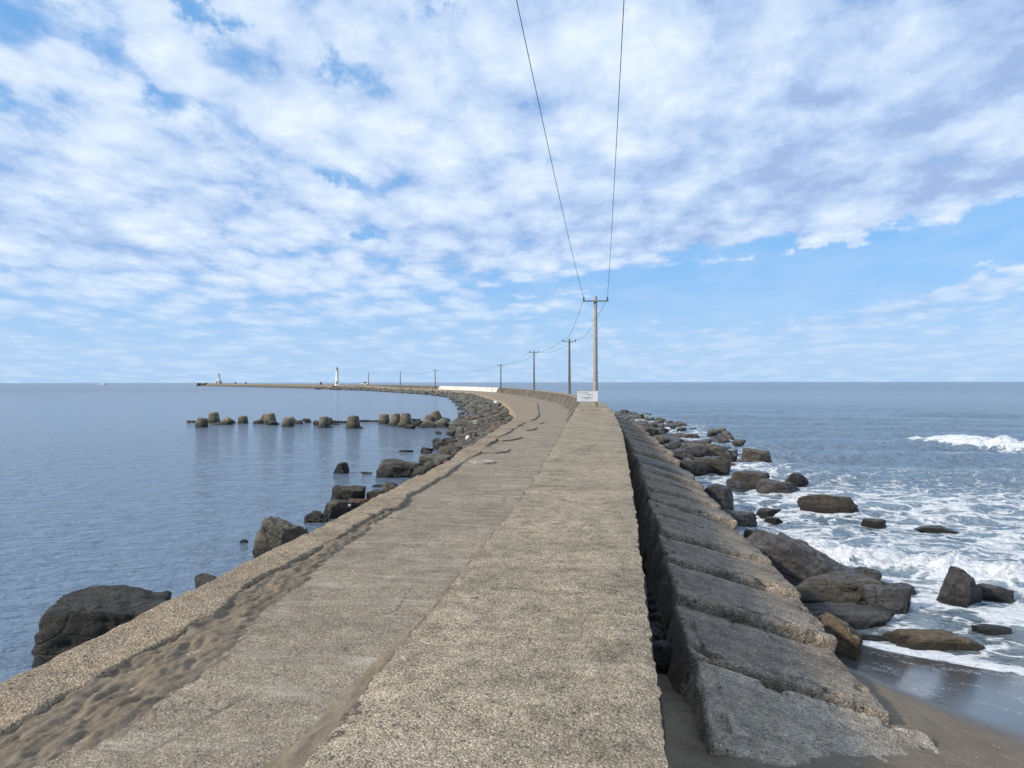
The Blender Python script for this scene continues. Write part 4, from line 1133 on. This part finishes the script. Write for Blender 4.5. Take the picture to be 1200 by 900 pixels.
def blob(u, v, su, sv, tilt=0):
    """soft patch of sky centred where a gaze of azimuth/elevation meets it (sizes in radians); tilt slants it"""
    a0 = math.atan((u-600)/F); e0 = math.atan((447-v)/math.hypot(F, u-600))
    da = g.math('SUBTRACT', az, a0); de = g.math('SUBTRACT', g.math('SUBTRACT', el_w, e0), g.math('MULTIPLY', da, tilt))
    q = g.math('ADD', g.math('POWER', g.math('DIVIDE', da, su/F), 2), g.math('POWER', g.math('DIVIDE', de, sv/F), 2))
    return g.math('POWER', 2.718, g.math('MULTIPLY', q, -1))
def acc(*terms):
    r = 0
    for w, b in terms: r = g.math('ADD', r, g.math('MULTIPLY', b, w))
    return r
PW = g.n('VectorMath', operation='ADD'); wv_ = g.n('VectorMath', operation='SCALE'); g.set(wv_.inputs[0], wn.outputs['Color']); wv_.inputs['Scale'].default_value = .35
g.set(PW.inputs[0], P0); g.set(PW.inputs[1], wv_.outputs[0]); PW = PW.outputs[0]
def n2d(v, scale, det, rough, dist=0):
    m = g.n('TexNoise', noise_dimensions='2D'); g.set(m.inputs['Vector'], v)
    for k_, x_ in (('Scale',scale),('Detail',det),('Roughness',rough),('Distortion',dist)): m.inputs[k_].default_value = x_
    return m.outputs['Fac']
n_big = n2d(g.mapv(P0, (1,.8,1), (3.1,1.7,0)), .9, 2, .5)
n_mid = n2d(g.mapv(P0, (1,.75,1), (7.3,2.2,0), (0,0,.35)), 3.3, 6, .57, .15)
vor = g.n('TexVoronoi', feature='SMOOTH_F1', voronoi_dimensions='2D'); g.set(vor.inputs['Vector'], g.mapv(PW, (1,.72,1), (2.3,5.2,0), (0,0,.3)))
vor.inputs['Scale'].default_value = 5.6; vor.inputs['Smoothness'].default_value = .45
n_puf = g.math('SUBTRACT', 1.0, g.math('MULTIPLY', vor.outputs['Distance'], 1.15))
n_fine = n2d(g.mapv(P0, (1,.75,1), (1,2,0)), 15, 5, .6, .2)
clear = acc((.42, blob(1010,308,230,44,.02)), (.42, blob(860,345,170,30,.1)), (.40, blob(1190,268,110,30,.35)),
            (.20, blob(190,120,46,11)), (.26, blob(405,80,50,24,-.4)), (.32, blob(388,206,36,11,-.45)), (.22, blob(350,156,14,11,-.4)), (.24, blob(430,284,40,6)), (.24, blob(580,58,34,14,.2)), (.24, blob(655,178,16,7)), (.26, blob(240,4,40,12)), (.25, blob(520,4,40,10)),
            (.24, blob(60,229,26,7)), (.10, blob(60,385,420,18)), (.10, blob(560,345,170,13)), (.10, blob(660,110,60,40)))
keep = acc((.22, blob(700,60,330,130,0)), (.18, blob(960,140,300,110,-.1)), (.55, blob(966,286,26,9)), (.30, blob(1010,245,140,11,.12)), (.25, blob(760,250,200,36)), (.5, blob(1110,345,170,9,.22)), (.08, blob(250,200,300,140)), (.4, blob(1150,311,60,5,.05)), (.15, blob(120,260,160,60)))
cov = g.math('ADD', g.math('MULTIPLY', n_mid, .62), g.math('MULTIPLY', n_puf, .34))
cov = g.math('SUBTRACT', cov, .075)
cov = g.math('ADD', cov, g.math('MULTIPLY', n_fine, .15))
cov = g.math('ADD', cov, g.math('MULTIPLY', g.math('SUBTRACT', n_big, .5), .22))
cov = g.math('ADD', g.math('SUBTRACT', cov, clear), keep)
low = g.rng(el, rad(.5), rad(10.0))
c1 = g.rng(cov, .29, .55)
alpha = g.math('MULTIPLY', c1, g.math('ADD', .12, g.math('MULTIPLY', low, .84)))
alpha = g.math('ADD', alpha, g.math('MULTIPLY', g.rng(cov, .52, .60), g.math('MULTIPLY', g.math('SUBTRACT', 1, low), .22)), clamp=True)
alpha = g.math('MULTIPLY', alpha, g.rng(Z_, -.004, .0))
# tone inside the cloud: thick parts greyer-violet, thin lit edges white
thick = acc((.95, blob(1000,160,330,46,.30)), (.7, blob(1180,10,170,70,.2)), (.65, blob(1130,200,120,20,0)), (.42, blob(750,268,230,24,.05)), (.25, blob(50,250,110,36)), (.28, blob(60,275,140,22)), (.6, blob(1160,200,90,20)), (.35, blob(1080,370,240,18,.05)), (.3, blob(860,15,60,30)))
bright = acc((.7, blob(760,90,170,90)), (.35, blob(300,150,260,90)), (.6, blob(1080,95,150,22,.35)), (.5, blob(830,240,140,15,.1)), (.6, blob(966,280,26,8)), (.5, blob(1150,72,110,16,.42)))
tv = g.math('MULTIPLY', g.math('SUBTRACT', n_mid, .5), 1.45)
tv = g.math('ADD', tv, g.math('MULTIPLY', g.math('SUBTRACT', n_puf, .5), .62))
tv = g.math('ADD', tv, g.math('MULTIPLY', g.math('SUBTRACT', n_fine, .5), .6))
tone = g.math('ADD', .50, g.math('MULTIPLY', tv, g.rng(el, 0, rad(9), .35, 1)))
tone = g.math('ADD', g.math('SUBTRACT', tone, g.math('MULTIPLY', thick, .36)), g.math('MULTIPLY', bright, .18))
ccol = g.ramp(tone, [(.0, (.35,.48,.75)), (.3, (.47,.61,.86)), (.55, (.59,.72,.92)), (.82, (.71,.82,.95)), (1.0, (.79,.88,.97))])
SK = .12
ccol = g.mix(1, ccol, (1/SK,)*3, 'MULTIPLY')
# clear air: Nishita, veiled by thin high haze
veil_amt = g.math('ADD', .62, g.rng(el, rad(16), rad(0), 0, .30))
vc = g.mix(g.rng(el, rad(12), rad(0)), tuple(c/SK for c in (.17,.47,.94)), tuple(c/SK for c in (.39,.60,.88)))
base = g.mix(veil_amt, sky.outputs[0], vc)
veil2 = g.math('MULTIPLY', g.rng(n_mid, .3, .7), .25)
base = g.mix(veil2, base, tuple(c/SK for c in (.52,.68,.90)))
colr = g.mix(alpha, base, ccol)
g.set(bg.inputs['Color'], colr); bg.inputs['Strength'].default_value = SK
g.t.links.new(bg.outputs[0], out.inputs[0])

L = bpy.data.lights.new('sun', 'SUN'); L.energy = 4.2; L.angle = rad(5.0); L.color = (1,.925,.81)
lo = bpy.data.objects.new('sun', L); COL.objects.link(lo); lo.rotation_euler = sdir.to_track_quat('Z','Y').to_euler()

# ------------------------------------------------------------------ camera
cam = bpy.data.cameras.new('camera'); cam.sensor_width = 36; cam.lens = 36*F/1200; cam.clip_end = 60000; cam.clip_start = .05
co_ = bpy.data.objects.new('camera', cam); COL.objects.link(co_); co_.location = (0,0,1.6)
co_.rotation_euler = (Matrix.Rotation(PI/2-math.atan(3/F), 4, 'X') @ Matrix.Rotation(rad(-.08), 4, 'Z')).to_euler()
scene.camera = co_
scene.view_settings.view_transform = 'Standard'; scene.view_settings.look = 'None'; scene.view_settings.exposure = 0.1; scene.view_settings.gamma = 1
scene.cycles.max_bounces = 5; scene.cycles.diffuse_bounces = 2; scene.cycles.glossy_bounces = 3
scene.cycles.use_denoising = True
